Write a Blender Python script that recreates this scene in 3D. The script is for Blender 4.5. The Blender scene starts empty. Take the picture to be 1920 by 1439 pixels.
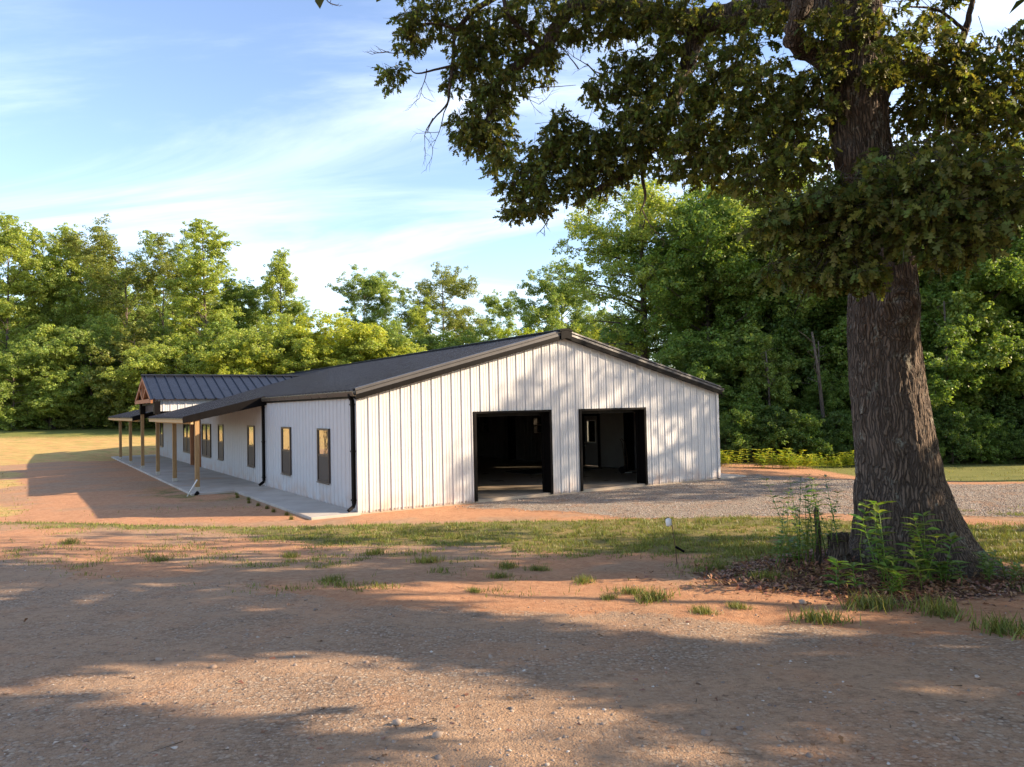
import bpy, math, numpy as np
from mathutils import Matrix, Vector
S = bpy.context.scene
R_ = math.radians
rng = np.random.RandomState(7)

# ------------------------------------------------------------------ camera
CAMZ = 2.63
cd = bpy.data.cameras.new('camera'); cam = bpy.data.objects.new('camera', cd); S.collection.objects.link(cam)
cd.sensor_width = 36; cd.lens = 1441 / 1920 * 36; cd.clip_start = .05; cd.clip_end = 2000
MR = Matrix.Rotation(R_(91.66), 4, 'X') @ Matrix.Rotation(R_(-1.23), 4, 'Z')
cam.matrix_world = Matrix.Translation((0, 0, CAMZ)) @ MR
S.camera = cam
# ------------------------------------------------------------------ sky and sun
SUN_EL, SUN_AZ = 25.0, 94.0          # azimuth clockwise from +Y (the view axis): the sun stands off to the right
world = bpy.data.worlds.new('World'); S.world = world; world.use_nodes = True
wt = world.node_tree; wt.nodes.clear()
def wn(t, **k):
    n = wt.nodes.new(t)
    for a, b in k.items(): setattr(n, a, b)
    return n
sky = wn('ShaderNodeTexSky', sky_type='NISHITA', sun_disc=False, sun_elevation=R_(SUN_EL), sun_rotation=R_(SUN_AZ))
sky.air_density = 1.0; sky.dust_density = .6; sky.ozone_density = 2.0
tc = wn('ShaderNodeTexCoord'); sep = wn('ShaderNodeSeparateXYZ'); wt.links.new(tc.outputs['Generated'], sep.inputs[0])
def wm(op, a, b=None, c=None):
    n = wn('ShaderNodeMath', operation=op)
    for i, v in enumerate((a, b, c)):
        if v is None: continue
        if isinstance(v, (int, float)): n.inputs[i].default_value = v
        else: wt.links.new(v, n.inputs[i])
    return n.outputs[0]
zz = wm('ADD', wm('MAXIMUM', sep.outputs[2], 0.0), .22)
comb = wn('ShaderNodeCombineXYZ')
wt.links.new(wm('DIVIDE', sep.outputs[0], zz), comb.inputs[0]); wt.links.new(wm('DIVIDE', sep.outputs[1], zz), comb.inputs[1])
mp = wn('ShaderNodeMapping'); mp.inputs['Rotation'].default_value = (0, 0, R_(22)); mp.inputs['Scale'].default_value = (.55, 1.9, 1)
wt.links.new(comb.outputs[0], mp.inputs[0])
n1 = wn('ShaderNodeTexNoise'); n1.inputs['Scale'].default_value = .9; n1.inputs['Detail'].default_value = 9; n1.inputs['Roughness'].default_value = .6; n1.inputs['Distortion'].default_value = 1.1
wt.links.new(mp.outputs[0], n1.inputs[0])
n2 = wn('ShaderNodeTexNoise'); n2.inputs['Scale'].default_value = .55; n2.inputs['Detail'].default_value = 3
wt.links.new(comb.outputs[0], n2.inputs[0])
cr = wn('ShaderNodeMapRange'); cr.inputs[1].default_value = .41; cr.inputs[2].default_value = .72; cr.interpolation_type = 'SMOOTHSTEP'
wt.links.new(n1.outputs[0], cr.inputs[0])
cr2 = wn('ShaderNodeMapRange'); cr2.inputs[1].default_value = .35; cr2.inputs[2].default_value = .62; cr2.inputs[3].default_value = .25
wt.links.new(n2.outputs[0], cr2.inputs[0])
cm = wm('MULTIPLY', cr.outputs[0], cr2.outputs[0])
mix = wn('ShaderNodeMix', data_type='RGBA'); wt.links.new(wm('MULTIPLY', cm, .74), mix.inputs[0])
hs = wn('ShaderNodeHueSaturation'); hs.inputs['Saturation'].default_value = .97; hs.inputs['Hue'].default_value = .507; hs.inputs['Value'].default_value = .84
wt.links.new(sky.outputs[0], hs.inputs['Color'])
wt.links.new(hs.outputs[0], mix.inputs[6]); mix.inputs[7].default_value = (4.5, 4.75, 5.2, 1)
bg = wn('ShaderNodeBackground'); bg.inputs[1].default_value = .142; wt.links.new(mix.outputs[2], bg.inputs[0])
wo = wn('ShaderNodeOutputWorld'); wt.links.new(bg.outputs[0], wo.inputs[0])
sl = bpy.data.lights.new('sun', 'SUN'); sl.energy = 4.35; sl.angle = R_(.53); sl.color = (1, .78, .54)
sun = bpy.data.objects.new('sun', sl); S.collection.objects.link(sun)
SD = Vector((math.sin(R_(SUN_AZ)) * math.cos(R_(SUN_EL)), math.cos(R_(SUN_AZ)) * math.cos(R_(SUN_EL)), math.sin(R_(SUN_EL))))
sun.rotation_euler = SD.to_track_quat('Z', 'Y').to_euler(); sun.location = (60, 0, 40)
S.view_settings.view_transform = 'Standard'; S.view_settings.look = 'None'
S.view_settings.exposure = 1.5; S.view_settings.gamma = 1
S.render.engine = 'CYCLES'
S.cycles.max_bounces = 6; S.cycles.diffuse_bounces = 3; S.cycles.glossy_bounces = 3; S.cycles.transmission_bounces = 4; S.cycles.transparent_max_bounces = 6

# ------------------------------------------------------------------ helpers
def ray(px, py): return MR.to_3x3() @ Vector(((px - 960) / 1441, -(py - 719.5) / 1441, -1))
def P(px, py, d):
    r = ray(px, py); t = d / r.y
    return np.array([r.x * t, r.y * t, CAMZ + r.z * t])
def link(o, parent=None):
    S.collection.objects.link(o)
    if parent is not None: o.parent = parent
    return o
def tag(o, label=None, cat=None, group=None, kind=None):
    if label: o['label'] = label
    if cat: o['category'] = cat
    if group: o['group'] = group
    if kind: o['kind'] = kind
    return o
def empty(name, loc=(0, 0, 0), rz=0):
    o = bpy.data.objects.new(name, None); o.location = loc; o.rotation_euler = (0, 0, rz); o.empty_display_size = .2
    return link(o)
class MB:
    """collects faces and links them as one mesh object"""
    def __init__(s): s.v = []; s.f = []; s.smooth = False
    def add(s, vs, fs):
        o = len(s.v); s.v += [tuple(map(float, p)) for p in vs]; s.f += [tuple(o + i for i in f) for f in fs]
    def box(s, x0, x1, y0, y1, z0, z1):
        s.add([(x0,y0,z0),(x1,y0,z0),(x1,y1,z0),(x0,y1,z0),(x0,y0,z1),(x1,y0,z1),(x1,y1,z1),(x0,y1,z1)],
              [(0,3,2,1),(4,5,6,7),(0,1,5,4),(1,2,6,5),(2,3,7,6),(3,0,4,7)])
    def bar(s, a, b, w, h, up=(0, 0, 1)):
        a = Vector(a); b = Vector(b); d = (b - a).normalized(); sd = d.cross(Vector(up)).normalized(); u = sd.cross(d)
        vs = []
        for p in (a, b):
            for i, j in ((-1,-1),(1,-1),(1,1),(-1,1)): vs.append(p + sd * (i * w / 2) + u * (j * h / 2))
        s.add(vs, [(0,3,2,1),(4,5,6,7),(0,1,5,4),(1,2,6,5),(2,3,7,6),(3,0,4,7)])
    def prism(s, poly, a, b, axis):
        """poly: list of 2D points, extruded from a to b along axis (0 or 1 or 2)"""
        def mk(p, t):
            q = list(p); q.insert(axis, t); return q
        n = len(poly); s.add([mk(p, a) for p in poly] + [mk(p, b) for p in poly],
            [tuple(range(n))[::-1], tuple(range(n, 2*n))] + [(i, (i+1) % n, n + (i+1) % n, n + i) for i in range(n)])
    def tube(s, pts, rad, n=8, cap=True):
        pts = [Vector(p) for p in pts]; m = len(pts); o = len(s.v); ref = Vector((.31, .77, .55)).normalized()
        for i, p in enumerate(pts):
            d = (pts[min(i+1, m-1)] - pts[max(i-1, 0)]).normalized()
            a = d.cross(ref).normalized(); b = d.cross(a)
            r = rad[i] if hasattr(rad, '__len__') else rad
            for k in range(n):
                t = 2 * math.pi * k / n; s.v.append(tuple(p + a * (r * math.cos(t)) + b * (r * math.sin(t))))
        for i in range(m - 1):
            for k in range(n):
                k2 = (k + 1) % n; s.f.append((o+i*n+k, o+i*n+k2, o+(i+1)*n+k2, o+(i+1)*n+k))
        if cap: s.f.append(tuple(o + k for k in range(n))[::-1]); s.f.append(tuple(o+(m-1)*n+k for k in range(n)))
    def build(s, name, mat, parent=None, smooth=False, bevel=0):
        me = bpy.data.meshes.new(name); me.from_pydata(s.v, [], s.f); me.materials.append(mat)
        if smooth: me.polygons.foreach_set('use_smooth', [True] * len(me.polygons))
        me.update(); o = link(bpy.data.objects.new(name, me), parent)
        if bevel:
            b = o.modifiers.new('bevel', 'BEVEL'); b.width = bevel; b.segments = 2; b.limit_method = 'ANGLE'
        return o
def np_mesh(name, V, F, mat, parent=None, smooth=False):
    """V (n,3), F (m,k) with constant k"""
    me = bpy.data.meshes.new(name); V = np.ascontiguousarray(V, dtype=np.float32); F = np.ascontiguousarray(F, dtype=np.int32)
    me.vertices.add(len(V)); me.vertices.foreach_set('co', V.ravel())
    k = F.shape[1]; me.loops.add(F.size); me.loops.foreach_set('vertex_index', F.ravel())
    me.polygons.add(len(F)); me.polygons.foreach_set('loop_start', np.arange(0, F.size, k, dtype=np.int32))
    me.polygons.foreach_set('loop_total', np.full(len(F), k, dtype=np.int32))
    if smooth: me.polygons.foreach_set('use_smooth', np.ones(len(F), dtype=bool))
    me.update(calc_edges=True); me.materials.append(mat)
    return link(bpy.data.objects.new(name, me), parent)
def scatter(T, TF, pos, X, Y, Z, sc):
    """copies of template T (n,3)/faces TF at pos with axes X,Y,Z and scale sc -> V,F arrays"""
    n = len(pos); sc = np.asarray(sc).reshape(n, -1)
    if sc.shape[1] == 1: sc = np.repeat(sc, 3, 1)
    V = (pos[:, None] + T[None, :, 0, None] * (X * sc[:, 0:1])[:, None] + T[None, :, 1, None] * (Y * sc[:, 1:2])[:, None]
         + T[None, :, 2, None] * (Z * sc[:, 2:3])[:, None])
    F = TF[None] + (np.arange(n) * len(T))[:, None, None]
    return V.reshape(-1, 3), F.reshape(-1, TF.shape[1])
def nrm(a): return a / (np.linalg.norm(a, axis=-1, keepdims=True) + 1e-9)
def frames(nz, r):
    """random in-plane axes for normals nz"""
    a = nrm(np.cross(nz, r.normal(size=nz.shape))); return a, np.cross(nz, a)
def vnoise(x, y, seed=0):
    x = np.asarray(x, float); y = np.asarray(y, float); xi = np.floor(x); yi = np.floor(y); fx = x - xi; fy = y - yi
    fx = fx*fx*(3-2*fx); fy = fy*fy*(3-2*fy)
    def h(a, b): v = np.sin(a*127.1 + b*311.7 + seed*74.7) * 43758.5453; return v - np.floor(v)
    return (h(xi,yi)*(1-fx)+h(xi+1,yi)*fx)*(1-fy) + (h(xi,yi+1)*(1-fx)+h(xi+1,yi+1)*fx)*fy
def fbm(x, y, s=0, o=4):
    t = 0; a = .5; n = 0
    for i in range(o): t = t + a * vnoise(x, y, s + i); n += a; x = x*2.03; y = y*2.03; a *= .5
    return t / n
def sst(x, a, b): t = np.clip((np.asarray(x, float) - a) / (b - a), 0, 1); return t*t*(3-2*t)

# ------------------------------------------------------------------ terrain
OR = np.array([-3.98, 19.73]); TH = R_(32.446)          # near corner of the building and direction of its gable wall
U2 = np.array([math.cos(TH), math.sin(TH)]); V2 = np.array([-math.sin(TH), math.cos(TH)])
def loc_uv(X, Y): return (X-OR[0])*U2[0] + (Y-OR[1])*U2[1], (X-OR[0])*V2[0] + (Y-OR[1])*V2[1]
def uvw(u, v, z=0): return np.array([OR[0] + u*U2[0] + v*V2[0], OR[1] + u*U2[1] + v*V2[1], z])
TREE = (4.74, 9.4)
def ground_z(X, Y, fine=True):
    X = np.asarray(X, float); Y = np.asarray(Y, float)
    Yc = 15.8 + .24 * np.clip(-X - 5, 0, 14) + .10 * np.clip(X - 3, 0, 9)
    Yc = Yc + .5 * (fbm(X*.35, Y*0+3, 5) - .5)
    t = np.clip(Y / Yc, -.4, 1); z = 1.03 - .83 * t
    z = z - (.26) * sst(Y, Yc, Yc + 2.2)
    u, v = loc_uv(X, Y)
    z = z + .012 * sst(Y, 40, 60)
    z = z + 1.45 * sst(Y - .35*X, 50, 84) + 1.6 * sst(-X, 35, 110)
    z = z - .25 * sst(X, 8, 16) * sst(Y, 20, 30)
    d2 = (X-TREE[0])**2 + (Y-TREE[1])**2
    z = z + .05 * np.exp(-d2 / 1.9) + .16*np.exp(-((X-3.75)**2+(Y-9.5)**2)/.6)
    if fine:
        near = 1 - sst(np.hypot(X, Y), 18, 60)
        z = z + .07 * (fbm(X*.45, Y*.45, 11) - .5) * near + .03 * (fbm(X*2.3, Y*2.3, 21) - .5) * near
        z = z + .5 * (fbm(X*.03, Y*.03, 31) - .5) * sst(np.hypot(X, Y), 45, 120)
    inb = (1 - sst(np.maximum(np.maximum(-3.1 - u, u - 15), np.maximum(-.1 - v, v - 37)), -.1, .6))
    z = z * (1 - inb) + (-.07) * inb
    return z
def masks(X, Y):
    """gravel, grass, straw, litter, clay for world points"""
    n = fbm(X*.5, Y*.5, 41); n2 = fbm(X*1.6, Y*1.6, 51); w = (n - .5) * 3 + (n2 - .5) * 1.2
    # driveway in the foreground
    edge = np.interp(X, [-30, -12, -9.4, -5, -1.5, 2.6, 6, 12, 30], [19, 15.2, 13.0, 10.5, 8.6, 6.9, 6.3, 6.6, 8])
    drive = 1 - sst(Y + w*.55, edge - .9, edge + .3)
    # stone apron before the garage doors, running off to the right
    u, v = loc_uv(X, Y)
    lo = np.interp(X, [-3, 0, 2, 5, 8, 12, 20, 40], [21.6, 20.2, 18.7, 17.2, 15.6, 13.2, 11, 8])
    hi = np.interp(X, [-3, 0, 7, 9, 12, 16, 24, 40], [25, 60, 60, 27.5, 25.4, 23.6, 21, 16])
    pad = sst(Y + w*.35, lo - .35, lo + .5) * (1 - sst(Y + w*.5, hi - .8, hi + .6)) * sst(X + w*.3, -1.6, -.6) * (v < .3)
    # grass strip on the bank
    gl = np.interp(X, [-20, -12, -6, -3, 0, 4, 8, 14, 30], [18.6, 17.5, 15.5, 13.2, 11.8, 10.6, 9.2, 8.8, 9])
    gh = np.interp(X, [-20, -12, -6, -3, 0, 4, 8, 14, 30], [19.6, 18.3, 16.9, 17.4, 17.6, 16.6, 14.3, 11.4, 10.5])
    grass = sst(Y + w*.7, gl - .9, gl + .9) * (1 - sst(Y + w*.25, gh - .5, gh + .3))
    patch = (.35+.65*sst(X, -4, -1))*sst(fbm(X*1.1, Y*1.1, 61), .50, .68) * sst(Y, 8.2, 9.5) * (1 - sst(Y, 16, 17)) * (1 - drive)
    td = np.hypot(X - TREE[0], Y - TREE[1]); ring = sst(td + w*.4, .9, 1.5) * (1 - sst(td + w*.4, 2.0, 2.9)) * sst(Y + (X-5)*.35, 7.6, 8.4)
    lawn = sst(X - .0*Y, 11.5, 13) * sst(Y + .45*(X-14), 25.6, 26.6)
    field = sst(Y - .15*X + w, 58, 70)*.9
    band = np.exp(-((Y - .9*(-X) - 14)/3)**2) * 0
    dry = np.exp(-((X+10.5)/3.2)**2 - ((Y-26 - .6*(X+10.5)*-1)/3.0)**2) * sst(n2, .3, .6) * .75
    grass = np.clip(np.maximum.reduce([grass, dry, patch*.7, ring*.8, lawn, field]), 0, 1)
    straw = sst(Y - .25*X + w, 49, 53) * sst(-X, 8, 13) + sst(Y, 17, 18.5) * sst(-X + w*.8, 12.5, 14.5) * (.25 + .75*sst(n, .4, .6))*(1-sst(loc_uv(X,Y)[0], -8, -6.5))
    tl = np.hypot((X-TREE[0]+.75)*.8, Y-TREE[1]+.55); litter = (1 - sst(tl + w*.25, 1.1, 1.7)) * sst(6.2 - X, 0, .6)
    clay = .35 + .65 * sst(n + .3*(n2-.5), .38, .62)
    clay = np.maximum(clay, sst(Y, 18, 19.5) * (1 - sst(Y, 21, 23)))
    clay = np.maximum(clay, sst(X, 8, 10) * sst(Y, 16, 20))
    return drive, pad, grass, np.clip(straw, 0, 1), litter, clay

# ------------------------------------------------------------------ materials
class NM:
    def __init__(s, name):
        s.m = bpy.data.materials.new(name); s.m.use_nodes = True; s.t = s.m.node_tree; s.t.nodes.clear()
        s.out = s.n('ShaderNodeOutputMaterial')
    def n(s, t, ins=None, **k):
        x = s.t.nodes.new(t)
        for a, b in k.items(): setattr(x, a, b)
        for a, b in (ins or {}).items(): s.set(x.inputs[a], b)
        return x
    def set(s, i, v):
        if hasattr(v, 'links') or isinstance(v, bpy.types.NodeSocket): s.t.links.new(v, i)
        elif isinstance(v, (tuple, list)) and len(v) == 3 and i.type == 'RGBA': i.default_value = (*v, 1)
        else: i.default_value = v
    def math(s, op, a, b=0., c=0.): return s.n('ShaderNodeMath', {0: a, 1: b, 2: c}, operation=op).outputs[0]
    def mix(s, f, a, b, blend='MIX'): return s.n('ShaderNodeMix', {0: f, 6: a, 7: b}, data_type='RGBA', blend_type=blend).outputs[2]
    def noise(s, vec, scale, det=4., rough=.5, dist=0.):
        return s.n('ShaderNodeTexNoise', {'Vector': vec, 'Scale': scale, 'Detail': det, 'Roughness': rough, 'Distortion': dist}).outputs[0]
    def mr(s, v, a, b, c=0., d=1.): return s.n('ShaderNodeMapRange', {0: v, 1: a, 2: b, 3: c, 4: d}).outputs[0]
    def obj(s): return s.n('ShaderNodeTexCoord').outputs['Object']
    def map(s, vec, sc=(1,1,1), rot=(0,0,0)): return s.n('ShaderNodeMapping', {0: vec, 'Scale': sc, 'Rotation': rot}).outputs[0]
    def bump(s, h, st, dist=.02): return s.n('ShaderNodeBump', {'Height': h, 'Strength': st, 'Distance': dist}).outputs[0]
    def bsdf(s, **k):
        b = s.n('ShaderNodeBsdfPrincipled')
        for a, v in k.items(): s.set(b.inputs[a.replace('_', ' ')], v)
        s.t.links.new(b.outputs[0], s.out.inputs[0]); return b
def painted(name, col, rough=.45, var=.08, metal=0., dirt=0., bump=.0, scale=3., spec=.5):
    a = NM(name); o = a.obj(); nz = a.noise(o, scale, 5.); c = a.mix(a.mr(nz, .3, .7), tuple(x*(1-var) for x in col), tuple(min(1, x*(1+var)) for x in col))
    if dirt:
        z = a.n('ShaderNodeSeparateXYZ', {0: o}).outputs[2]
        d = a.math('MULTIPLY', a.mr(z, .0, .55, 1., 0.), a.mr(a.noise(o, 2.2, 5.), .35, .7))
        c = a.mix(a.math('MULTIPLY', d, dirt), c, (.45, .25, .14))
    kw = dict(Base_Color=c, Roughness=a.mr(a.noise(o, scale*2.3, 3.), .3, .7, rough*.85, min(1, rough*1.15)), Metallic=metal, Specular_IOR_Level=spec)
    if bump: kw['Normal'] = a.bump(a.noise(o, 1.2, 2.), bump, .05)
    a.bsdf(**kw); return a.m
M = {}
M['white'] = painted('white_ribbed_metal', (.51, .51, .52), .45, .03, dirt=.6, bump=.08, spec=.3)
M['black'] = painted('dark_bronze_trim', (.006, .005, .005), .5, .15, spec=.08)
M['greytrim'] = painted('dark_grey_trim', (.08, .077, .078), .4, .1, metal=.0, spec=.12)
M['roof'] = painted('charcoal_roof_metal', (.016, .019, .028), .3, .12, spec=.2)
M['gutter'] = painted('bronze_gutter', (.16, .13, .10), .3, .1, metal=.4)
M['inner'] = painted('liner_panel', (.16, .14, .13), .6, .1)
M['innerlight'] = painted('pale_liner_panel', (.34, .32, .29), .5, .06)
M['frame'] = painted('bronze_window_frame', (.045, .032, .026), .35, .1)
M['doorw'] = painted('grey_door_paint', (.30, .28, .27), .4, .04)
M['steel'] = painted('brushed_steel', (.55, .54, .52), .3, .05, metal=.9)
M['mat'] = painted('dark_blue_mat', (.012, .014, .028), .8, .2)
M['pipe'] = painted('white_plastic', (.72, .70, .66), .4, .05)
M['iron'] = painted('rusty_iron', (.10, .06, .03), .7, .3, scale=20)
def wood(name, c1, c2):
    a = NM(name); o = a.map(a.obj(), (9, 9, .8)); nz = a.noise(o, 2.5, 6., .6, 1.2)
    a.bsdf(Base_Color=a.mix(a.mr(nz, .3, .7), c1, c2), Roughness=.75, Normal=a.bump(nz, .3, .004)); return a.m
M['wood'] = wood('treated_pine', (.24, .135, .05), (.40, .25, .11))
M['woodred'] = wood('stained_cedar', (.30, .115, .045), (.42, .19, .09))
M['woodpale'] = wood('pale_pine_fascia', (.42, .27, .12), (.58, .42, .22))
a = NM('concrete'); o = a.obj(); nz = a.noise(o, 1.1, 6., .6); n2_ = a.noise(o, 45., 3.)
c = a.mix(a.mr(nz, .3, .7), (.33, .29, .25), (.46, .42, .37)); c = a.mix(a.mr(a.noise(o, .5, 4.), .55, .75), c, (.40, .27, .18))
a.bsdf(Base_Color=c, Roughness=.75, Normal=a.bump(n2_, .15, .004)); M['concrete'] = a.m
a = NM('garage_floor_concrete'); o = a.obj(); nz = a.noise(o, .8, 6., .6)
a.bsdf(Base_Color=a.mix(a.mr(nz, .3, .7), (.32, .26, .20), (.42, .35, .27)), Roughness=a.mr(nz, .3, .7, .25, .4)); M['floor'] = a.m
a = NM('window_glass'); o = a.obj()
a.bsdf(Base_Color=(.70, .68, .66), Metallic=1., Roughness=.03, Normal=a.bump(a.noise(o, 2.6, 3.), .16, .05)); M['glass'] = a.m
a = NM('insect_screen'); o = a.obj()
a.bsdf(Base_Color=a.mix(a.noise(o, 3., 2.), (.030, .020, .017), (.055, .038, .032)), Roughness=.55); M['screen'] = a.m
a = NM('clear_glass'); g = a.n('ShaderNodeBsdfGlossy', {'Roughness': .02}); tr = a.n('ShaderNodeBsdfTransparent', {0: (.85, .88, .86)})
fr = a.n('ShaderNodeFresnel', {0: 1.45}); mx = a.n('ShaderNodeMixShader', {0: fr.outputs[0], 1: tr.outputs[0], 2: g.outputs[0]})
a.t.links.new(mx.outputs[0], a.out.inputs[0]); M['clear'] = a.m
def leafmat(name, base, var, trans=.45, hue=.04, gloss=.35, usecol=True):
    a = NM(name); ge = a.n('ShaderNodeNewGeometry'); ri = ge.outputs['Random Per Island']
    oi = a.n('ShaderNodeObjectInfo'); b = a.mix(ri, tuple(x*(1-var) for x in base), tuple(x*(1+var) for x in base))
    if usecol: b = a.mix(1., b, oi.outputs['Color'], 'MULTIPLY')
    r2 = a.math('FRACT', a.math('MULTIPLY', ri, 37.7))
    b = a.n('ShaderNodeHueSaturation', {'Hue': a.mr(r2, 0., 1., .5-hue, .5+hue), 'Saturation': 1., 'Value': 1., 'Fac': 1., 'Color': b}).outputs[0]
    d = a.n('ShaderNodeBsdfPrincipled', {'Base Color': b, 'Roughness': .45}); d.inputs['Specular IOR Level'].default_value = gloss
    t = a.n('ShaderNodeBsdfTranslucent', {0: a.mix(1., b, (1.25, 1.2, .55), 'MULTIPLY')})
    m = a.n('ShaderNodeMixShader', {0: trans, 1: d.outputs[0], 2: t.outputs[0]})
    a.t.links.new(m.outputs[0], a.out.inputs[0]); return a.m
M['leaf'] = leafmat('forest_foliage', (.128, .175, .046), .35, .5, hue=.022)
M['oakleaf'] = leafmat('oak_foliage', (.135, .155, .040), .6, .45, hue=.05, gloss=.15)
M['weed'] = leafmat('weed_leaves', (.11, .17, .04), .35, .4, gloss=.5)
M['grass'] = leafmat('grass_blades', (.17, .19, .045), .5, .35, hue=.05)
M['litter'] = leafmat('dead_leaves', (.26, .13, .07), .55, .1, hue=.02, usecol=False)
def bark(name, dark, light, sc=1., bs=1., lich=.0):
    a = NM(name); o = a.obj(); w = a.n('ShaderNodeTexNoise', {'Vector': o, 'Scale': 2.5*sc, 'Detail': 3.}).outputs['Color']
    v = a.n('ShaderNodeVectorMath', {0: w, 1: (.2/sc, .2/sc, .5/sc)}, operation='MULTIPLY').outputs[0]
    v = a.n('ShaderNodeVectorMath', {0: o, 1: v}, operation='ADD').outputs[0]
    mpv = a.map(v, (1, 1, .075)); vo = a.n('ShaderNodeTexVoronoi', {'Vector': mpv, 'Scale': 28.*sc, 'Randomness': 1.}, feature='DISTANCE_TO_EDGE').outputs[0]
    ridge = a.mr(vo, .0, .22); fine = a.noise(a.map(o, (1, 1, .4)), 50.*sc, 5., .65); h = a.math('ADD', ridge, a.math('MULTIPLY', fine, .55))
    c = a.mix(a.math('MULTIPLY', ridge, a.mr(fine, .25, .75, .45, 1.)), dark, light)
    c = a.mix(a.mr(a.noise(o, 1.6*sc, 4.), .35, .7, 0., .5), c, tuple(x*.6 for x in light))
    if lich:
        l = a.math('MULTIPLY', a.mr(a.noise(o, 5., 5., .6), .57, .66), a.mr(a.noise(o, 26., 3.), .45, .55))
        c = a.mix(a.math('MULTIPLY', l, lich), c, (.34, .34, .28))
    a.bsdf(Base_Color=c, Roughness=.9, Normal=a.bump(h, bs, .05)); return a.m
M['oakbark'] = bark('oak_bark', (.045, .030, .022), (.20, .142, .103), 1., 1., .6)
M['bark'] = bark('forest_bark', (.06, .045, .035), (.20, .16, .125), .6, .6)

# ground material
a = NM('ground_soil'); o = a.obj()
A1 = a.n('ShaderNodeAttribute', attribute_name='m1'); A2 = a.n('ShaderNodeAttribute', attribute_name='m2')
s1 = a.n('ShaderNodeSeparateColor', {0: A1.outputs['Color']}); s2 = a.n('ShaderNodeSeparateColor', {0: A2.outputs['Color']})
DR, PAD, GR = s1.outputs[0], s1.outputs[1], s1.outputs[2]; ST, LI, CL = s2.outputs[0], s2.outputs[1], s2.outputs[2]
nf = a.noise(o, 9., 6., .65); nm = a.noise(o, 1.3, 6., .6); nb = a.noise(o, .35, 4., .5); ng = a.noise(o, 40., 4., .7)
def soft(mask, nz, k=1.1): return a.mr(a.math('ADD', mask, a.math('MULTIPLY', a.math('SUBTRACT', nz, .5), k)), .38, .62)
clay = a.mix(a.mr(nf, .3, .7), (.37, .18, .095), (.50, .28, .155))
claydk = a.mix(a.mr(nf, .3, .7), (.27, .165, .10), (.41, .27, .17))
c = a.mix(a.mr(a.math('ADD', CL, a.math('MULTIPLY', a.math('SUBTRACT', nm, .5), 1.2)), .3, .8), claydk, clay)
vo = a.n('ShaderNodeTexVoronoi', {'Vector': o, 'Scale': 34., 'Randomness': 1.}); vs = a.n('ShaderNodeSeparateColor', {0: vo.outputs['Color']}).outputs[0]
vo2 = a.n('ShaderNodeTexVoronoi', {'Vector': o, 'Scale': 75., 'Randomness': 1.}); vs2 = a.n('ShaderNodeSeparateColor', {0: vo2.outputs['Color']}).outputs[1]
stone = a.mix(vs, (.13, .105, .085), (.50, .42, .33)); stone = a.mix(a.mr(vo.outputs[0], .35, .75), stone, (.12, .085, .065))
stone2 = a.mix(vs2, (.21, .175, .14), (.66, .58, .48)); stone2 = a.mix(a.mr(vo2.outputs[0], .4, .8), stone2, (.10, .085, .075))
dustc = a.mix(a.mr(nf, .35, .65), (.285, .185, .118), (.45, .30, .19))
trk = a.noise(a.map(o, (.28, 1.1, 1), (0, 0, R_(14))), 1.0, 4., .55)
dmix = a.math('MULTIPLY', a.mr(a.math('ADD', a.math('MULTIPLY', nm, .6), trk), .70, 1.0), .75)
drv = a.mix(dmix, dustc, a.mix(.55, dustc, stone)); drv = a.mix(a.math('MULTIPLY', a.mr(a.math('ADD', ng, vs), 1.0, 1.4, 0., .75), a.mr(trk, .4, .62, .12, 1.)), drv, stone); drv = a.mix(a.mr(nf, .54, .72, 0., .55), drv, (.12, .08, .058))
redp = a.mr(a.math('ADD', a.noise(o, .8, 5., .6), a.math('MULTIPLY', nf, .2)), .62, .76); drv = a.mix(a.math('MULTIPLY', redp, .45), drv, clay)
c = a.mix(soft(DR, nf), c, drv)
padc = a.mix(a.mr(nm, .52, .7, 0., .75), stone2, a.mix(.5, clay, dustc)); c = a.mix(soft(PAD, nf), c, padc)
strc = a.mix(a.mr(nm, .35, .65), (.50, .27, .11), (.54, .44, .15)); strc = a.mix(a.mr(a.noise(a.map(o, (.7, 2.2, 1)), 1.1, 6., .7), .48, .62, 0., .8), strc, (.24, .25, .06)); c = a.mix(a.math('MULTIPLY', soft(ST, nm, .8), .8), c, strc)
grc = a.mix(a.mr(nf, .35, .7), (.075, .085, .022), (.17, .17, .05)); grc = a.mix(a.mr(nm, .48, .66, 0., .7), grc, (.34, .25, .10))
grc = a.mix(A1.outputs['Alpha'], grc, a.mix(a.mr(nm, .35, .7), (.075, .125, .025), (.17, .21, .05))); c = a.mix(a.math('MULTIPLY', soft(GR, nf, 1.3), .85), c, grc)
deb = a.noise(a.map(o, (1, 2.2, 1)), 22., 5., .75); c = a.mix(a.mr(a.math('ADD', deb, a.math('MULTIPLY', nm, .35)), .70, .84, 0., .55), c, (.11, .065, .04))
lic = a.mix(a.mr(nf, .4, .65), (.06, .035, .025), (.17, .085, .055)); c = a.mix(soft(LI, nf, .8), c, lic)
hh = a.math('ADD', a.math('MULTIPLY', nf, .6), a.math('MULTIPLY', a.math('MULTIPLY', a.math('SUBTRACT', 1., vo.outputs[0]), a.math('MULTIPLY', a.mr(a.math('ADD', vs, nm), .95, 1.35), a.mr(trk, .4, .62, .15, 1.))), a.math('ADD', a.math('MULTIPLY', DR, .3), .05)))
hh = a.math('ADD', hh, a.math('MULTIPLY', a.math('SUBTRACT', 1., vo2.outputs[0]), a.math('ADD', a.math('MULTIPLY', PAD, .8), .15)))
hh = a.math('ADD', hh, a.math('MULTIPLY', ng, .4))
a.bsdf(Base_Color=c, Roughness=.95, Specular_IOR_Level=.15, Normal=a.bump(hh, .9, .035)); M['ground'] = a.m
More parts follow.
